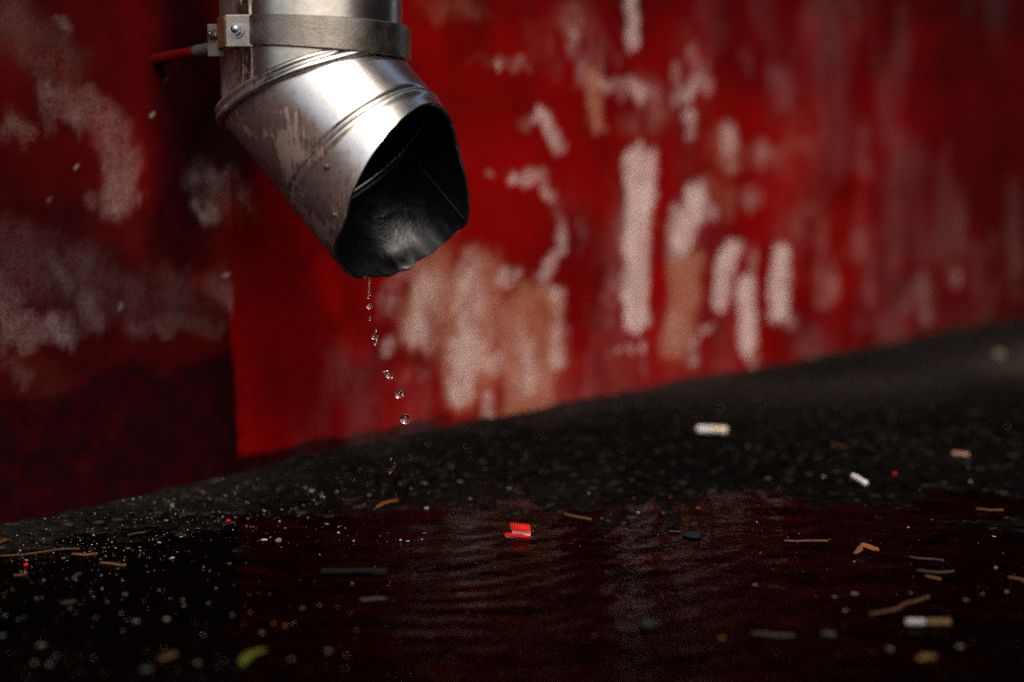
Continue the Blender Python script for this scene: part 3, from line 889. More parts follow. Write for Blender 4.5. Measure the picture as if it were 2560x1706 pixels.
# mitre joint: a rolled lip round the slanted seam
NR = 160
jp = []; je = []
for i in range(NR):
    th = 2 * math.pi * i / NR
    e = pa * math.cos(th) + pb * math.sin(th)
    p0 = PA + e * R
    jp.append(p0 + D1 * plane_t(p0, D1, PA, MIT)); je.append((e, th))
prof = [(-0.0012, -0.0062), (0.0010, -0.0060), (0.0021, -0.0050), (0.0022, -0.0036), (0.0012, -0.0026), (0.0016, -0.0018), (0.0030, -0.0006),
        (0.0031, 0.0010), (0.0024, 0.0019), (0.0006, 0.0022), (-0.0012, 0.0020)]


def jn(i):
    e, th = je[i]
    o = (jp[i] - PA); o = (o - MIT * o.dot(MIT)).normalized()
    wob = 1 + 0.18 * math.sin(th * 5 + 1) + 0.12 * math.sin(th * 11)
    return o * wob, MIT


ring_sweep('joint_lip', jp, jn, prof, M_ZINC, pipe_root, lambda i: 0.2 + 0.7 * max(0.0, -je[i][0].dot(PR) - 0.2))  # dirt grows to the left, also painting in the black shadow there

jag = [random.uniform(-1, 1) for _ in range(400)]


def jagged(th):
    x = th / (2 * math.pi) * 60
    i = int(x); f = x - i
    return jag[i % 60] * (1 - f) + jag[(i + 1) % 60] * f


A2, B2 = frame(D2)
BOT = Vector((-0.795, 0, -0.607))


def spout_end(p, th):
    e = A2 * math.cos(th) + B2 * math.sin(th)
    low = max(0.0, e.dot(Vector((0.25, 0.1, -0.95))))
    return mouth_t(th) + jagged(th) * 0.0010 * (0.3 + low * 1.6)


RIBT = 0.0455                       # the pressed bead sits this far along the axis


def spout_rad(a, b, th):
    # pressed bead a third of the way up from the mouth: groove then swell
    x = a - RIBT
    r = -0.0013 * math.exp(-(x / 0.0013) ** 2) + 0.0010 * math.exp(-((x - 0.0034) / 0.0022) ** 2)
    # slight wrinkles
    r += 0.0002 * math.sin(th * 7 + a * 60) + 0.00025 * math.sin(th * 3 + 1)
    return r


def spout_extra(p, e, th, b, f):
    low = max(0.0, e.dot(Vector((0.35, 0.25, -0.90))))
    near = math.exp(-(b / 0.012) ** 2)
    p = p + e * (0.0022 * low ** 2 * near + 0.0008 * near * jagged(th * 1.7 + 1) * low)
    dent = math.exp(-((e.dot(Vector((0.55, 0.55, -0.62)).normalized()) - 1) / 0.06) ** 2) * near
    # a folded-out nick in the lower lip that catches the sky
    dth = (math.degrees(th) - 296 + 180) % 360 - 180
    fold = 0.0040 * math.exp(-(dth / 11.0) ** 2) * math.exp(-((b - 0.001) / 0.0065) ** 2)
    return p - e * 0.003 * dent + e * fold


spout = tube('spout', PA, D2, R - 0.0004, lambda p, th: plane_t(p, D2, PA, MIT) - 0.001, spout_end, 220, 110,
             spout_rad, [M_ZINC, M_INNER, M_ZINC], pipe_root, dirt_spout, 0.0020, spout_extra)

# inside: a raised ring where the segments lap, and the folded seam running to the mouth
ip = []; ie = []
for i in range(NR):
    th = 2 * math.pi * i / NR
    e = A2 * math.cos(th) + B2 * math.sin(th)
    p0 = PA + e * (R - 0.0004 - 0.0020)
    ip.append(p0 + D2 * RIBT); ie.append(e)
ring_sweep('inner_ring', ip, lambda i: (-ie[i], D2), [(-0.0006, -0.0010), (0.0012, -0.0007), (0.0018, 0.0), (0.0012, 0.0007), (-0.0006, 0.0010)], M_TARN, spout)


def inner_seam():
    # runs to the torn right-hand corner
    ang = math.radians(349)
    e = A2 * math.cos(ang) + B2 * math.sin(ang)
    tq = D2.cross(e)
    V = []
    p0 = PA + e * (R - 0.0004 - 0.0020)
    te = mouth_t(ang) - 0.002
    for t in (te - 0.052, te):
        for q, s in ((-0.0008, -0.0003), (-0.0003, 0.0006), (0.0003, 0.0006), (0.0008, -0.0003)):
            V.append(p0 + D2 * t - e * s + tq * q)
    F = [[0, 1, 5, 4], [1, 2, 6, 5], [2, 3, 7, 6], [0, 3, 2, 1], [4, 5, 6, 7]]
    link('inner_seam', mesh('inner_seam', V, F), M_BLACKSTICK, spout, False)


inner_seam()

# small rivets and lumps on the spout
for (px, py, rr) in ((817, 416, 0.0016), (836, 537, 0.0012)):
    dd = ray(px, py)
    # nearest crossing of the view ray with the spout cylinder
    o_ = ORG - PA; u_ = dd - D2 * dd.dot(D2); w_ = o_ - D2 * o_.dot(D2)
    A_ = u_.dot(u_); Bq = 2 * u_.dot(w_); Cq = w_.dot(w_) - R * R
    t_ = (-Bq - math.sqrt(max(0, Bq * Bq - 4 * A_ * Cq))) / (2 * A_)
    p = ORG + dd * t_
    bm = bmesh.new()
    bmesh.ops.create_uvsphere(bm, u_segments=12, v_segments=8, radius=rr)
    me = bm_mesh('rivet', bm)
    o = link('rivet', me, M_RODGREY, None)
    o.parent = spout
    o.location = p - Vector(pipe_root.location)
    o.matrix_parent_inverse = Matrix.Identity(4)
    o.location = p - pipe_root.location
    # spout sits at its parent's origin shift; keep it simple: undo that shift
    o.matrix_parent_inverse = Matrix.Translation(pipe_root.location)

# ------------------------------------------------------------------ the bracket that holds the pipe
br = empty('pipe_bracket', at_depth(600, 110, 0.77))
tag(br, 'galvanised clamp band bolted round the downpipe, with a red rod into the wall', 'bracket')


def band():
    zc = at_depth(800, 78, PIPE_DEPTH - 0.05).z - 0.0003
    tilt = 0.045
    V = []; F = []; dirt = []
    # from the camera-left tab round the front to the right and behind
    a0 = math.radians(180 + 59); a1 = math.radians(180 + 59 + 290)
    N = 110
    H = 0.0082
    prof = [(0.0004, -H), (0.0020, -H), (0.0026, -H + .0006), (0.0026, H - .0006), (0.0020, H), (0.0004, H)]
    m = len(prof)
    for i in range(N + 1):
        a = a0 + (a1 - a0) * i / N
        e = Vector((math.cos(a), math.sin(a), 0))
        out = 0.0021 * max(0.0, e.x)           # stands a little off the pipe on the right
        for (q, s) in prof:
            p = Vector((AX, AY, zc)) + e * (R + q + out) + ZUP * (s * (1 + 0.10 * e.x)) - ZUP * tilt * e.x * 0.05
            V.append(p)
            dirt.append(0.74 + 0.10 * e.x)
    for i in range(N):
        for j in range(m):
            l = (j + 1) % m
            F.append([i * m + j, i * m + l, (i + 1) * m + l, (i + 1) * m + j])
    F.append(list(range(m))); F.append([N * m + j for j in range(m)][::-1])
    me = mesh('band', V, F)
    at = me.attributes.new('dirt', 'FLOAT', 'POINT'); at.data.foreach_set('value', dirt)
    o = link('band', me, M_BAND, br)
    mod = o.modifiers.new('edge', 'EDGE_SPLIT'); mod.split_angle = math.radians(40)
    return zc, a0


ZC, A0 = band()


def slab(name, c, ex, ey, ez, mat, parent, bev=0.0006, dirt=0.2):
    """bevelled plate: centre and three half-extent vectors"""
    bm = bmesh.new()
    bmesh.ops.create_cube(bm, size=2.0)
    lens = [ex.length, ey.length, ez.length]
    for v in bm.verts:
        v.co = Vector((v.co.x * lens[0], v.co.y * lens[1], v.co.z * lens[2]))
    bmesh.ops.bevel(bm, geom=list(bm.edges), offset=bev, segments=2, affect='EDGES', profile=0.6)
    X, Y, Z = ex.normalized(), ey.normalized(), ez.normalized()
    for v in bm.verts:
        v.co = c + X * v.co.x + Y * v.co.y + Z * v.co.z
    bmesh.ops.recalc_face_normals(bm, faces=bm.faces)
    me = bm_mesh(name, bm)
    at = me.attributes.new('dirt', 'FLOAT', 'POINT'); at.data.foreach_set('value', [dirt] * len(me.vertices))
    return link(name, me, mat, parent, False)


def bolt(name, c, axis, rad, parent, length=0.010):
    """domed hexagon head on a washer"""
    bm = bmesh.new()
    q = axis.to_track_quat('Z', 'Y').to_matrix().to_4x4()
    T = Matrix.Translation(c) @ q
    g = bmesh.ops.create_cone(bm, cap_ends=True, segments=20, radius1=rad * 1.55, radius2=rad * 1.5, depth=0.0012, matrix=T @ Matrix.Translation((0, 0, 0.0006)))
    bmesh.ops.create_cone(bm, cap_ends=True, segments=6, radius1=rad * 1.15, radius2=rad * 1.08, depth=0.0030, matrix=T @ Matrix.Translation((0, 0, 0.0026)))
    bmesh.ops.create_uvsphere(bm, u_segments=16, v_segments=8, radius=rad * 0.85, matrix=T @ Matrix.Translation((0, 0, 0.0036)) @ Matrix.Diagonal((1, 1, 0.7, 1)))
    bmesh.ops.create_cone(bm, cap_ends=True, segments=12, radius1=rad * .6, radius2=rad * .6, depth=length, matrix=T @ Matrix.Translation((0, 0, -length / 2)))
    return link(name, bm_mesh(name, bm), M_BOLT, parent, False)


e0 = Vector((math.cos(A0), math.sin(A0), 0))
tan0 = Vector((e0.y, -e0.x, 0))                   # leaves the pipe, away to the left
if tan0.x > 0: tan0 = -tan0
root_pt = Vector((AX, AY, ZC + 0.0006)) + e0 * (R + 0.0016)
tabdir = (tan0 * 0.35 + Vector((-0.93, -0.12, 0))).normalized()
tabn = Vector((tabdir.y, -tabdir.x, 0))
if tabn.y > 0: tabn = -tabn
tabc = root_pt + tabdir * 0.0052
ear = slab('front_tab', tabc, tabdir * 0.0072, tabn * 0.0013, ZUP * 0.0083, M_BAND, br, 0.0005, 0.85)
bolt('bolt', tabc + tabdir * 0.0012 + tabn * 0.0013 + ZUP * 0.0005, tabn, 0.0028, br)
backc = tabc + tabdir * 0.0105 - tabn * 0.0075
slab('rear_tab', backc, (tabdir * 0.55 - tabn * 0.8).normalized() * 0.0052, (tabn * .55 + tabdir * .8).normalized() * 0.0014, ZUP * 0.0080, M_RUST, br, 0.0004)
platec = backc + tabdir * 0.0055 - tabn * 0.006 - ZUP * 0.0035
slab('mounting_plate', platec, tabdir * 0.0044, tabn * 0.0010, ZUP * 0.0085, M_RODGREY, br, 0.0005)
bolt('nut', platec + tabn * 0.0012 + ZUP * 0.0030, (tabn + tabdir * 0.8).normalized(), 0.0017, br, 0.006)


def rod(name, a, b, r0, mat, parent, n=20, wob=0.0):
    d = (b - a).normalized()
    x = d.cross(ZUP).normalized(); y = x.cross(d)
    V = []; F = []
    K = 14
    for k in range(K + 1):
        c = a.lerp(b, k / K)
        for i in range(n):
            t = 2 * math.pi * i / n
            rr = r0 * (1 + wob * math.sin(k * 1.7 + i))
            V.append(c + (x * math.cos(t) + y * math.sin(t)) * rr)
    for k in range(K):
        for i in range(n):
            F.append([k * n + i, k * n + (i + 1) % n, (k + 1) * n + (i + 1) % n, (k + 1) * n + i])
    F.append(list(range(n))[::-1]); F.append([K * n + i for i in range(n)])
    return link(name, mesh(name, V, F), mat, parent)


ws, wz, wd = on_wall(388, 150)
rod_wall = wall_pt(ws, wz, -0.004)
rod_pipe = at_depth(560, 117, 0.802)
mid = rod_pipe.lerp(rod_wall, 0.36)
rod('wall_rod', mid, rod_wall, 0.0034, M_RODRED, br, 20, 0.03)
rod('rod_sleeve', rod_pipe, mid.lerp(rod_wall, 0.02), 0.0037, M_RODGREY, br, 20, 0.03)
slab('rod_foot', rod_pipe + ZUP * 0.001, tabdir * 0.007, tabn * 0.003, ZUP * 0.0026, M_RODGREY, br, 0.0008)


# ------------------------------------------------------------------ falling water
def drop(px, py, wpx, hpx, label, lean=0.0, depth=0.765, lobes=()):
    c = at_depth(px, py, depth)
    k = depth / FPX
    bm = bmesh.new()

    def lobe(dx, dy, w, h, ln):
        mt = Matrix.Translation((dx * k, 0, -dy * k)) @ Matrix.Rotation(ln, 4, 'Y') @ Matrix.Diagonal((w * k / 2, w * k / 2, h * k / 2, 1))
        bmesh.ops.create_icosphere(bm, subdivisions=3, radius=1.0, matrix=mt)
    lobe(0, 0, wpx, hpx, lean)
    for q in lobes: lobe(*q)
    me = bm_mesh('water_drop', bm)
    o = link('water_drop', me, M_DROP)
    o.location = c
    if lobes:
        md = o.modifiers.new('merge', 'REMESH')
        md.mode = 'VOXEL'; md.voxel_size = 0.00022; md.use_smooth_shade = True
        sm = o.modifiers.new('smooth', 'SMOOTH'); sm.factor = 0.5; sm.iterations = 6
    tag(o, label, 'water drop', 'drops falling from the spout')


DL = 0.745
drop(924, 716, 6, 48, 'thin thread of water hanging from the torn lip of the spout', 0, DL, ((0, -10, 7, 14, 0), (-1, 14, 8, 16, 0)))
drop(921, 744, 5, 7, 'tiny bead of water just under the hanging thread', 0, DL)
drop(923, 765, 15, 15, 'round clear water drop, first one below the thread', 0.3, DL)
drop(925, 798, 7, 10, 'small dull water drop between the first round drop and the cluster', 0, DL)
drop(941, 826, 6, 8, 'speck of water just above the cluster of three joined drops', 0, DL)
drop(934, 843, 12, 13, 'cluster of three small joined water drops halfway down', 0, DL, ((10, 3, 9, 14, .3), (6, 16, 8, 12, .5)))
drop(972, 938, 17, 23, 'bright tilted water drop with a small lobe, level with the tan patch', -0.6, DL, ((-12, -9, 11, 9, 0),))
drop(996, 985, 18, 22, 'lumpy double water drop above the lowest round one', 0.2, DL, ((12, -1, 10, 16, 0),))
drop(1013, 1048, 25, 25, 'large perfectly round water drop against the red wall', 0, DL)
drop(978, 1176, 9, 24, 'stretched twin water drop falling in front of black asphalt', 0.5, DL, ((7, -12, 8, 20, .3), (0, -30, 5, 9, 0)))

# ------------------------------------------------------------------ litter: cigarette ends, straws, scraps, grit


def lying_frame(px0, py0, px1, py1):
    a = spot(px0, py0); b = spot(px1, py1)
    return a, b


def butt(p0, p1, rpx, split, label, mats, squash=0.85):
    """cigarette end lying from pixel p0 to p1: paper then filter"""
    a, b = lying_frame(*p0, *p1)
    r = rpx * mpp(a)
    up = ZUP * (r * squash + 0.0003)
    a = a + up; b = b + up
    root = empty('cigarette_butt', a)
    tag(root, label, 'cigarette butt')
    d = (b - a).normalized()
    m = a.lerp(b, split)
    x = d.cross(ZUP).normalized(); y = x.cross(d)

    def cyl(name, s, e, rr, mat, crumple, seed):
        rnd = random.Random(seed)
        n = 16; K = 8; V = []; F = []
        ph = [rnd.uniform(0, 6) for _ in range(4)]
        for k in range(K + 1):
            c = s.lerp(e, k / K)
            for i in range(n):
                t = 2 * math.pi * i / n
                q = rr * (1 + crumple * (math.sin(2 * t + ph[0] + k * .7) + .6 * math.sin(3 * t + ph[1] - k)))
                V.append(c + x * math.cos(t) * q + y * math.sin(t) * q * squash)
        for k in range(K):
            for i in range(n):
                F.append([k * n + i, k * n + (i + 1) % n, (k + 1) * n + (i + 1) % n, (k + 1) * n + i])
        F.append(list(range(n))[::-1]); F.append([K * n + i for i in range(n)])
        return link(name, mesh(name, V, F), mat, root)
    cyl('paper', a, m, r, mats[0], 0.05, 1)
    cyl('filter', m, b, r * 1.03, mats[1], 0.03, 2)


butt((1745, 1084), (1815, 1086), 11, 0.58, 'white cigarette butt with a pale tan end, on dry asphalt below the pale streaks', (M_PAPER, M_STUBEND))
butt((2262, 1566), (2374, 1566), 11, 0.43, 'blurred white cigarette butt with orange filter, in the puddle at lower right', (M_DIMPAPER, M_DIMFILTER))
butt((2132, 1197), (2165, 1207), 7, 0.55, 'short white cigarette stub tilted down to the right, beside a red fleck', (M_PAPER, M_PAPER))
butt((2382, 1141), (2420, 1145), 7, 0.5, 'soaked pinkish brown cigarette stub near the right edge of the asphalt', (M_PINK, M_PINK))


def blade(name, pts, wpx, mat, label, cat, group=None, lift=0.0006, curl=0.0, hpx=(0, 0, 0, 0, 0, 0), tk=0.0005):
    """thin flat strip (straw, leaf bit) lying along pixel points; hpx lifts each point off the ground in pixels"""
    P = []
    for q, (px, py) in enumerate(pts):
        p = spot(px, py + hpx[q])
        P.append(p + ZUP * (lift + hpx[q] * mpp(p)))
    # resample
    Q = []
    for i in range(len(P) - 1):
        for k in range(6): Q.append(P[i].lerp(P[i + 1], k / 6))
    Q.append(P[-1])
    n = len(Q)
    rb = random.Random(int(pts[0][0] * 7 + pts[0][1]))
    chord = (P[-1] - P[0]); sd_ = chord.cross(ZUP).normalized(); L_ = chord.length
    a1, a2, p1 = rb.uniform(-.07, .07), rb.uniform(-.03, .03), rb.uniform(0, 6)
    Q = [q + sd_ * L_ * (a1 * math.sin(math.pi * i / (n - 1)) + a2 * math.sin(7 * i / (n - 1) + p1)) + ZUP * abs(L_ * 0.02 * math.sin(3 * i / (n - 1) + p1)) for i, q in enumerate(Q)]
    V = []; F = []
    w0 = wpx * mpp(P[0]) * 0.5
    for i, p in enumerate(Q):
        f = i / (n - 1)
        t = (Q[min(i + 1, n - 1)] - Q[max(i - 1, 0)]).normalized()
        sx = t.cross(ZUP)
        sx = sx.normalized() if sx.length > 1e-6 else RIGHT
        nz = sx.cross(t).normalized()
        w = w0 * (0.25 + 0.75 * math.sin(math.pi * min(max(0.06 + 0.88 * f, 0), 1)) ** 0.5) * 1.15
        wv = 1 + 0.30 * math.sin(i * 1.9 + p1)
        for (a, b) in ((-w * wv, curl * w), (0, -0.3 * curl * w), (w, curl * w)):
            V.append(p + sx * a + nz * (b + tk)); V.append(p + sx * a + nz * (b - tk))
    for i in range(n - 1):
        A = i * 6; B = (i + 1) * 6
        F += [[A, A + 2, B + 2, B], [A + 2, A + 4, B + 4, B + 2], [A + 1, B + 1, B + 3, A + 3], [A + 3, B + 3, B + 5, A + 5],
              [A, B, B + 1, A + 1], [A + 4, A + 5, B + 5, B + 4]]
    e = (n - 1) * 6
    F += [[0, 1, 3, 2], [2, 3, 5, 4], [e, e + 2, e + 3, e + 1], [e + 2, e + 4, e + 5, e + 3]]
    o = link(name, mesh(name, V, F), mat)
    return tag(o, label, cat, group)


GS = 'bits of straw on the wet ground'
blade('leaf_fragment', [(942, 1273), (968, 1264), (994, 1254)], 9, M_ORANGE, 'orange dry leaf sliver pointing up to the right, below the stretched drop', 'leaf', None, 0.0008, 0.3)
blade('straw', [(1409, 1289), (1440, 1298), (1478, 1304)], 8, M_STRAW, 'tan straw sloping down to the right, right of the red plastic scrap', 'straw', GS, 0.0008, 0.2)
blade('straw', [(1960, 1357), (2010, 1356), (2070, 1358)], 5, M_STRAW, 'long thin straw left of the folded brown leaf', 'straw', GS, 0.0008)
blade('straw', [(2440, 1278), (2475, 1279), (2508, 1281)], 5, M_STRAW, 'thin orange straw by itself near the right edge', 'straw', GS, 0.0010)
blade('straw', [(0, 1397), (110, 1388), (200, 1379)], 6, M_BARK, 'long dull brown straw at the left edge, upper of two', 'straw', GS, 0.0008)
blade('straw', [(180, 1390), (212, 1391), (240, 1389)], 7, M_STRAW, 'pale tan straw just right of the long dull brown one', 'straw', GS, 0.0008)
blade('straw', [(250, 1411), (282, 1413), (314, 1417)], 7, M_STRAW, 'tan straw lying lowest of those at the left', 'straw', GS, 0.0006)
blade('straw', [(181, 1450), (190, 1443), (203, 1436)], 7, M_PALESTRAW, 'short pale straw tilted up to the right in black water at left', 'straw', GS, 0.0006)
blade('straw', [(34, 1442), (68, 1440)], 5, M_BARK, 'short brown straw floating at the far left', 'straw', GS, 0.0006)
blade('straw', [(153, 1511), (190, 1506)], 6, M_PALESTRAW, 'blurred pale straw in the black water at lower left', 'straw', GS, 0.0006)
blade('straw', [(1672, 1332), (1700, 1334)], 5, M_PALESTRAW, 'short pale straw touching the dark blue grey scrap', 'straw', GS, 0.0008)
blade('straw', [(2272, 1396), (2312, 1400), (2360, 1406)], 6, M_PALESTRAW, 'faint straw upper of three in the puddle right of the folded leaf', 'straw', GS, 0.0006)
blade('straw', [(2290, 1430), (2345, 1433), (2382, 1434)], 7, M_PALESTRAW, 'bleached straw middle of three in the puddle right of the folded leaf', 'straw', GS, 0.0006)
blade('straw', [(2312, 1443), (2335, 1448), (2352, 1452)], 8, M_STRAW, 'tan straw lowest of three in the puddle right of the folded leaf', 'straw', GS, 0.0006)
blade('straw', [(2520, 1446), (2545, 1452), (2565, 1460)], 9, M_STRAW, 'tan straw cut off by the right edge', 'straw', GS, 0.0006)
blade('straw', [(2170, 1542), (2250, 1530), (2280, 1512), (2320, 1496)], 8, M_BARK, 'bent brown stalk above the blurred orange filter butt', 'straw', GS, 0.0006)
blade('straw', [(1880, 1588), (1930, 1592), (1985, 1593)], 12, M_PALESTRAW, 'blurred pale straw left of the filter butt in the foreground', 'straw', GS, 0.0006)
blade('straw', [(320, 1343), (345, 1337), (365, 1334)], 6, M_PALESTRAW, 'greyish straw among white grit at the left', 'straw', GS, 0.0008)
blade('leaf_fragment', [(605, 1668), (630, 1652), (662, 1632)], 22, M_GREEN, 'small green leaf blade at the bottom, out of focus', 'leaf', None, 0.0010, 0.5)
blade('leaf_fragment', [(404, 1655), (424, 1647), (440, 1638)], 22, M_BARK, 'blurred brown leaf bit at the bottom left of the green leaf', 'leaf', None, 0.0008, 0.3)
blade('leaf_fragment', [(-10, 1366), (8, 1358), (22, 1350)], 16, M_BARK, 'brown leaf bit cut off by the left edge under the dark wall', 'leaf', None, 0.0008, 0.3)
blade('leaf_fragment', [(2075, 1115), (2095, 1116), (2116, 1118)], 9, M_BARK, 'flat brown leaf crumb on the asphalt above the short white stub', 'leaf', None, 0.0008, 0.3)
blade('leaf_fragment', [(2294, 1654), (2316, 1650), (2338, 1648)], 22, M_STRAW, 'blurred tan leaf bit in the foreground below the filter butt', 'leaf', None, 0.0008, 0.3)
blade('leaf_fragment', [(900, 1504), (932, 1500), (966, 1500)], 16, M_GREY, 'flat grey flake in the puddle below the black stick', 'leaf', None, 0.0004, 0.1)


# folded brown leaf: two wings leaning together
def folded_leaf():
    root = empty('folded_leaf', spot(2155, 1385))
    tag(root, 'folded orange brown leaf standing like a little tent in the puddle', 'leaf')
    k = mpp(root.location)
    rp = root.location

    def wing(name, pts, mat):
        V = []
        for (dx, dy, dep) in pts: V.append(rp + RIGHT * dx * k + ZUP * dy * k + Vector((0, dep * k, 0)))
        n = len(V)
        back = [v + Vector((0.0003, 0.0007, 0.0003)) for v in V]
        F = [list(range(n)), list(range(n, 2 * n))[::-1]] + [[i, n + i, n + (i + 1) % n, (i + 1) % n] for i in range(n)]
        bm = bmesh.new()
        vs = [bm.verts.new(v) for v in V + back]
        for f in F: bm.faces.new([vs[i] for i in f])
        bmesh.ops.recalc_face_normals(bm, faces=bm.faces)
        link(name, bm_mesh(name, bm), mat, root, False)
    wing('wing', [(-24, 4, -10), (-12, 16, 0), (-2, 21, 8), (3, 16, 6), (2, 9, 0), (-6, 6, -6), (-18, 3, -12)], M_STRAW)
    wing('wing', [(-2, 23, 8), (8, 23, 12), (24, 17, 14), (46, 8, 16), (44, 4, 8), (28, 8, 4), (12, 14, 4), (2, 18, 6)], M_ORANGE)


folded_leaf()


# red plastic scrap
def red_scrap():
    p = spot(1300, 1341)
    k = mpp(p)
    root = empty('plastic_scrap', p)
    tag(root, 'bright red ribbed plastic scrap on a thin red strip, in the puddle', 'plastic scrap')

    def P(dx, dy, dep=0): return p + RIGHT * dx * k + ZUP * dy * k + Vector((0, dep * k, 0))
    # ribbed head: fan-shaped, serrated along its top
    n = 33; V = []; F = []
    for i in range(n):
        f = i / (n - 1)
        xb = -20 + 47 * f; xt = -25 + 50 * f
        top = 31 + 2.5 * math.sin(f * math.pi) - 4 * f + (1.4 if (i % 4) in (1, 2) else -1.0)
        bulge = -9 * math.sin(math.pi * f) + (0.8 if (i % 4) in (1, 2) else -0.6)
        for (x, y, dp) in ((xb, 14 - 2 * f, bulge * .9), (0.5 * (xb + xt), 22 - 2 * f, bulge * 1.1), (xt, top, bulge), (xt * .96, top, bulge + 12), (xb * .96, 14 - 2 * f, bulge + 14)):
            V.append(P(x, y, dp))
    for i in range(n - 1):
        for j in range(5):
            l = (j + 1) % 5
            F.append([i * 5 + j, (i + 1) * 5 + j, (i + 1) * 5 + l, i * 5 + l])
    F.append([0, 1, 2, 3, 4]); F.append([(n - 1) * 5 + j for j in (4, 3, 2, 1, 0)])
    link('ribbed_head', mesh('ribbed_head', V, F), M_CAPRED, root, False)

    def bar(name, pts, h, dep0, dep1, mat):
        V = []; F = []
        for (x, y) in pts:
            for (dy, dd) in ((-h / 2, dep0), (h / 2, dep0), (h / 2, dep1), (-h / 2, dep1)): V.append(P(x, y + dy, dd))
        m = len(pts)
        for i in range(m - 1):
            for j in range(4):
                l = (j + 1) % 4
                F.append([i * 4 + j, (i + 1) * 4 + j, (i + 1) * 4 + l, i * 4 + l])
        F.append([0, 1, 2, 3]); F.append([(m - 1) * 4 + j for j in (3, 2, 1, 0)])
        link(name, mesh(name, V, F), mat, root, False)
    bar('printed_band', [(-20, 12), (-4, 11), (12, 9.5), (27, 9)], 5.0, -9, 6, M_LILAC)
    bar('yellow_edge', [(10, 6.5), (18, 5.5), (26, 5.5)], 3.0, -10, 2, M_YELLOW)
    bar('red_strip', [(-38, 7), (-28, 8), (-10, 6), (6, 4), (20, 2), (32, -3), (46, -9.5)], 5.6, -15, -8, M_STRIPRED)
    bar('pale_underside', [(-36, 2.5), (-20, -1), (0, -2.5), (14, -1)], 5.0, -13, 4, M_PALE)


red_scrap()


# black stick
def stick():
    a, b = lying_frame(802, 1432, 968, 1430)
    root = tag(empty('stick', a), 'straight black plastic stick lying in the puddle below the drops', 'stick')
    d = (b - a); c = a.lerp(b, .5) + ZUP * 0.0009
    side = d.cross(ZUP).normalized()
    slab('shaft', c, d * 0.5, side * 0.0013, ZUP * 0.0011, M_BLACKSTICK, root, 0.0005)
    slab('broken_end', b - d * 0.10 - ZUP * 0.0002 - side * -0.0034, d * 0.11, side * 0.0009, ZUP * 0.0005, M_BLACKSTICK, root, 0.0004)


stick()


# lumps: pebbles and grit
def lump_mesh(name, seed, mat, flat=0.7, sub=2, rough=0.25):
    bm = bmesh.new()
    bmesh.ops.create_icosphere(bm, subdivisions=sub, radius=1.0)
    rnd = random.Random(seed)
    offs = [(Vector((rnd.uniform(-1, 1), rnd.uniform(-1, 1), rnd.uniform(-1, 1))).normalized(), rnd.uniform(-rough, rough)) for _ in range(7)]
    for v in bm.verts:
        s = 1 + sum(w * max(0, v.co.normalized().dot(dv)) ** 3 for dv, w in offs)
        v.co = Vector((v.co.x * s, v.co.y * s, v.co.z * s * flat))
    me = bm_mesh(name, bm)
    me.materials.append(mat)
    return me


def place(name, me, px, py, wpx, label, cat, group=None, stretch=1.0, rot=None):
    p = spot(px, py)
    r = wpx * 0.5 * mpp(p)
    o = bpy.data.objects.new(name, me)
    COL.objects.link(o)
    o.location = p + ZUP * r * 0.35
    o.scale = (r * stretch, r, r)
    o.rotation_euler = (0, 0, random.uniform(-0.5, 0.5) if rot is None else rot)
    return tag(o, label, cat, group)


place('pebble', lump_mesh('pebble', 1, M_DARKSTONE, .6, 3), 1615, 1566, 44, 'dark round pebble breaking the puddle surface in the foreground', 'pebble')
place('pebble', lump_mesh('pebble', 2, M_PALE, .8, 3), 2495, 896, 32, 'blurred tan pebble far off at the right edge near the wall', 'pebble')
place('scrap', lump_mesh('scrap', 3, M_BLUEGREY, .28, 3, .9), 1732, 1342, 36, 'dark blue grey crumpled scrap at the edge of the puddle', 'scrap', None, 1.3, 0.0)
place('pebble', lump_mesh('pebble', 4, M_PALE, 1.2, 2), 431, 1260, 11, 'pale pebble on the ground close to the dark maroon wall', 'pebble')
place('pebble', lump_mesh('pebble', 5, M_PALE, .8, 2), 697, 1354, 16, 'tan pebble in shallow water left of the black stick', 'pebble')
place('scrap', lump_mesh('scrap', 6, M_GREY, .4, 2), 2071, 1590, 34, 'grey blurred scrap in the lower right puddle', 'scrap', None, 1.2)
place('scrap', lump_mesh('scrap', 7, M_GREY, .4, 2), 366, 1677, 26, 'grey blurred scrap at the bottom left', 'scrap', None, 1.4)

for (px, py, w, lab) in ((571, 1303, 11, 'red paint fleck on the asphalt left of the drops'), (65, 1414, 13, 'dull red fleck in black water at the far left'),
                         (2237, 1186, 11, 'red fleck on the asphalt beside the short white stub')):
    place('paint_fleck', lump_mesh('paint_fleck', px, M_REDBIT, .5, 1), px, py, w, lab, 'paint fleck', 'red paint flecks')

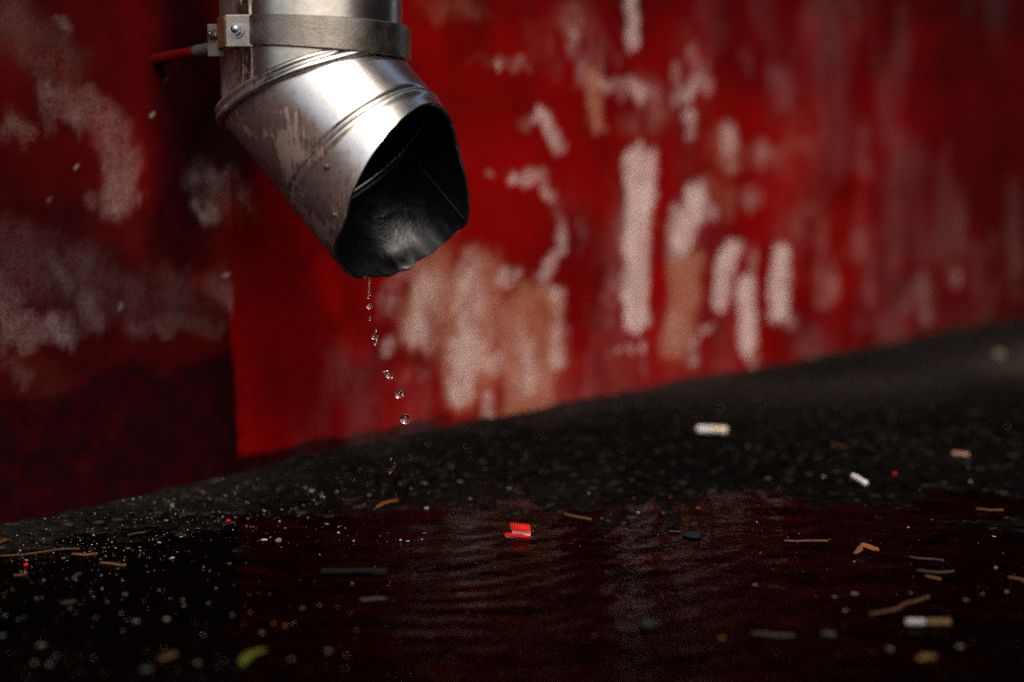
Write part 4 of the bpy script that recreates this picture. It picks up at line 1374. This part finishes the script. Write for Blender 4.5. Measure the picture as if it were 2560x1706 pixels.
WHITE = [(234, 1339, 10), (230, 1363, 8), (266, 1319, 6), (415, 1302, 9), (429, 1292, 6), (529, 1292, 9), (557, 1294, 9), (620, 1298, 9),
         (492, 1274, 7), (410, 1338, 8), (453, 1344, 9), (484, 1343, 7), (399, 1358, 11), (349, 1369, 8), (321, 1372, 10), (289, 1371, 8),
         (432, 1396, 8), (160, 1397, 10), (50, 1378, 10), (68, 1402, 9), (313, 1487, 11), (92, 1498, 11), (106, 1495, 9), (338, 1555, 17),
         (307, 1578, 13), (45, 1550, 13), (60, 1544, 10), (6, 1592, 16), (100, 1616, 17), (123, 1663, 19), (494, 1660, 18), (581, 1540, 15),
         (176, 1523, 10), (1066, 1272, 13), (923, 1239, 9), (911, 1263, 9), (763, 1221, 8), (780, 1229, 9), (768, 1237, 7), (785, 1247, 9),
         (807, 1243, 8), (740, 1208, 8), (842, 1223, 7), (704, 1275, 9), (728, 1273, 8), (660, 1276, 10), (699, 1305, 8), (831, 1291, 8),
         (816, 1311, 7), (846, 1318, 8), (853, 1316, 7), (863, 1322, 7), (847, 1333, 8), (869, 1340, 6), (884, 1353, 12), (660, 1351, 11),
         (1062, 1334, 9), (1002, 1352, 11), (1019, 1354, 9), (968, 1355, 8), (1055, 1349, 7), (757, 1523, 15), (821, 1630, 20), (654, 1584, 15),
         (1471, 1234, 11), (1659, 1284, 11), (1596, 1283, 8), (1892, 1306, 8), (1900, 1384, 9), (2059, 1193, 10), (2426, 1201, 9), (2523, 1136, 11),
         (2486, 1343, 10), (2270, 1320, 7), (2276, 1483, 14), (2517, 1481, 16), (2415, 1502, 12), (2457, 1486, 13), (2221, 1624, 18), (2399, 1618, 18),
         (2136, 1486, 14), (2040, 1493, 10), (2087, 1494, 9), (1885, 1464, 12), (1486, 1591, 14), (1272, 1222, 8), (1250, 1160, 9), (1176, 1247, 6),
         (140, 1640, 12), (209, 1500, 7), (560, 1655, 16), (730, 1650, 13), (1970, 1345, 8)]
PALE = [(416, 1550, 15), (239, 1546, 13), (460, 1516, 12), (880, 1460, 9), (1565, 1324, 9), (2136, 1405, 10), (2490, 1421, 13), (2113, 1529, 14),
        (1503, 1297, 8), (370, 1431, 7), (520, 1450, 7), (87, 1660, 15), (2330, 1300, 6), (1350, 1180, 10), (1150, 1205, 9), (1060, 1210, 9), (1130, 1170, 8),
        (960, 1225, 8), (2420, 1170, 10), (2540, 1120, 9)]
ORANGE = [(713, 1322, 10), (892, 1577, 14), (713, 1567, 12), (683, 1560, 11), (626, 1532, 11), (1581, 1202, 10), (1585, 1245, 9), (1676, 1244, 9),
          (1743, 1271, 9), (1805, 1597, 15), (336, 1305, 7), (210, 1373, 8), (575, 1410, 7), (1720, 1150, 10), (1920, 1198, 9), (2000, 1150, 9), (1870, 1110, 9)]
for arr, mat, nm, lab, cat, grp in (
        (WHITE, M_WHITE, 'grit_chip', 'tiny white grit chip', 'grit', 'white grit chips'),
        (PALE, M_PALE, 'grit_chip', 'tiny tan grit chip', 'grit', 'tan grit chips'),
        (ORANGE, M_ORANGE, 'crumb', 'tiny rust orange crumb', 'crumb', 'rust orange crumbs')):
    variants = [lump_mesh(nm, 100 + k, mat, .6, 1, .8) for k in range(5)]
    dim = [lump_mesh(nm, 200 + k, M_DIMWHITE if mat is M_WHITE else mat, .6, 1, .8) for k in range(5)]
    for i, (px, py, w) in enumerate(arr):
        where = ('close to the dark maroon foot of the wall' if py < 1332 - px * .2031 + 75 and px < 640 else 'in the black water at lower left' if px < 900 and py > 1420 else
                 'around the far left straws' if px < 640 else 'below the falling drops' if px < 1110 else 'on the asphalt or puddle right of the red scrap')
        place(nm, (dim if (py > 1470 or i % 3 == 2) else variants)[i % 5], px, py, w * random.uniform(.5, .9), f'{lab} {where}', cat, f'{grp} {where}', random.uniform(.7, 1.9))


# fine grit, past counting: one object of many tiny grains
def fine_grit(name, mats, spots, label):
    V = []; F = []; FM = []
    base = [Vector((1, 0, 0)), Vector((-.5, .87, 0)), Vector((-.5, -.87, 0)), Vector((0, 0, .9)), Vector((0, 0, -.5))]
    fc = [(0, 1, 3), (1, 2, 3), (2, 0, 3), (1, 0, 4), (2, 1, 4), (0, 2, 4)]
    for (x, y, r, k) in spots:
        z = gz_at(x, y)
        a = random.uniform(0, 6.28); ca, sa = math.cos(a), math.sin(a)
        st = random.uniform(.6, 1.6)
        n = len(V)
        for b in base:
            V.append((x + (b.x * ca * st - b.y * sa) * r, y + (b.x * sa * st + b.y * ca) * r, z + (b.z + .3) * r))
        for f in fc: F.append([n + i for i in f]); FM.append(k)
    me = mesh(name, V, F)
    o = link(name, me, mats, None, False)
    me.polygons.foreach_set('material_index', FM)
    tag(o, label, 'grit', kind='stuff')


sp = []
while len(sp) < 2600:
    px, py = random.uniform(-40, 2600), random.uniform(1040, 1700)
    line = 1332 - (px / 2560) * 520
    if py < line + 4: continue
    left = max(0.0, 1 - abs(px - 350) / 900)
    band_ = math.exp(-((py - line - 75) / 70) ** 2)
    if random.random() > 0.10 + 1.0 * left * band_ + 0.25 * band_: continue
    p = on_ground(px, py)
    r = random.choice((.5, .6, .7, .8, 1.0, 1.3, 1.7)) * (0.75 + 0.25 * left) * mpp(p) * 1.5
    k = random.choices((0, 1, 2, 3), (2.2 * left + .3, 1.2, .8, 2.0))[0]
    sp.append((p.x, p.y, r, k))
fine_grit('fine_grit', [M_WHITE, M_PALE, M_ORANGE, M_GREY], sp, 'fine pale and rusty grit scattered over the wet asphalt')
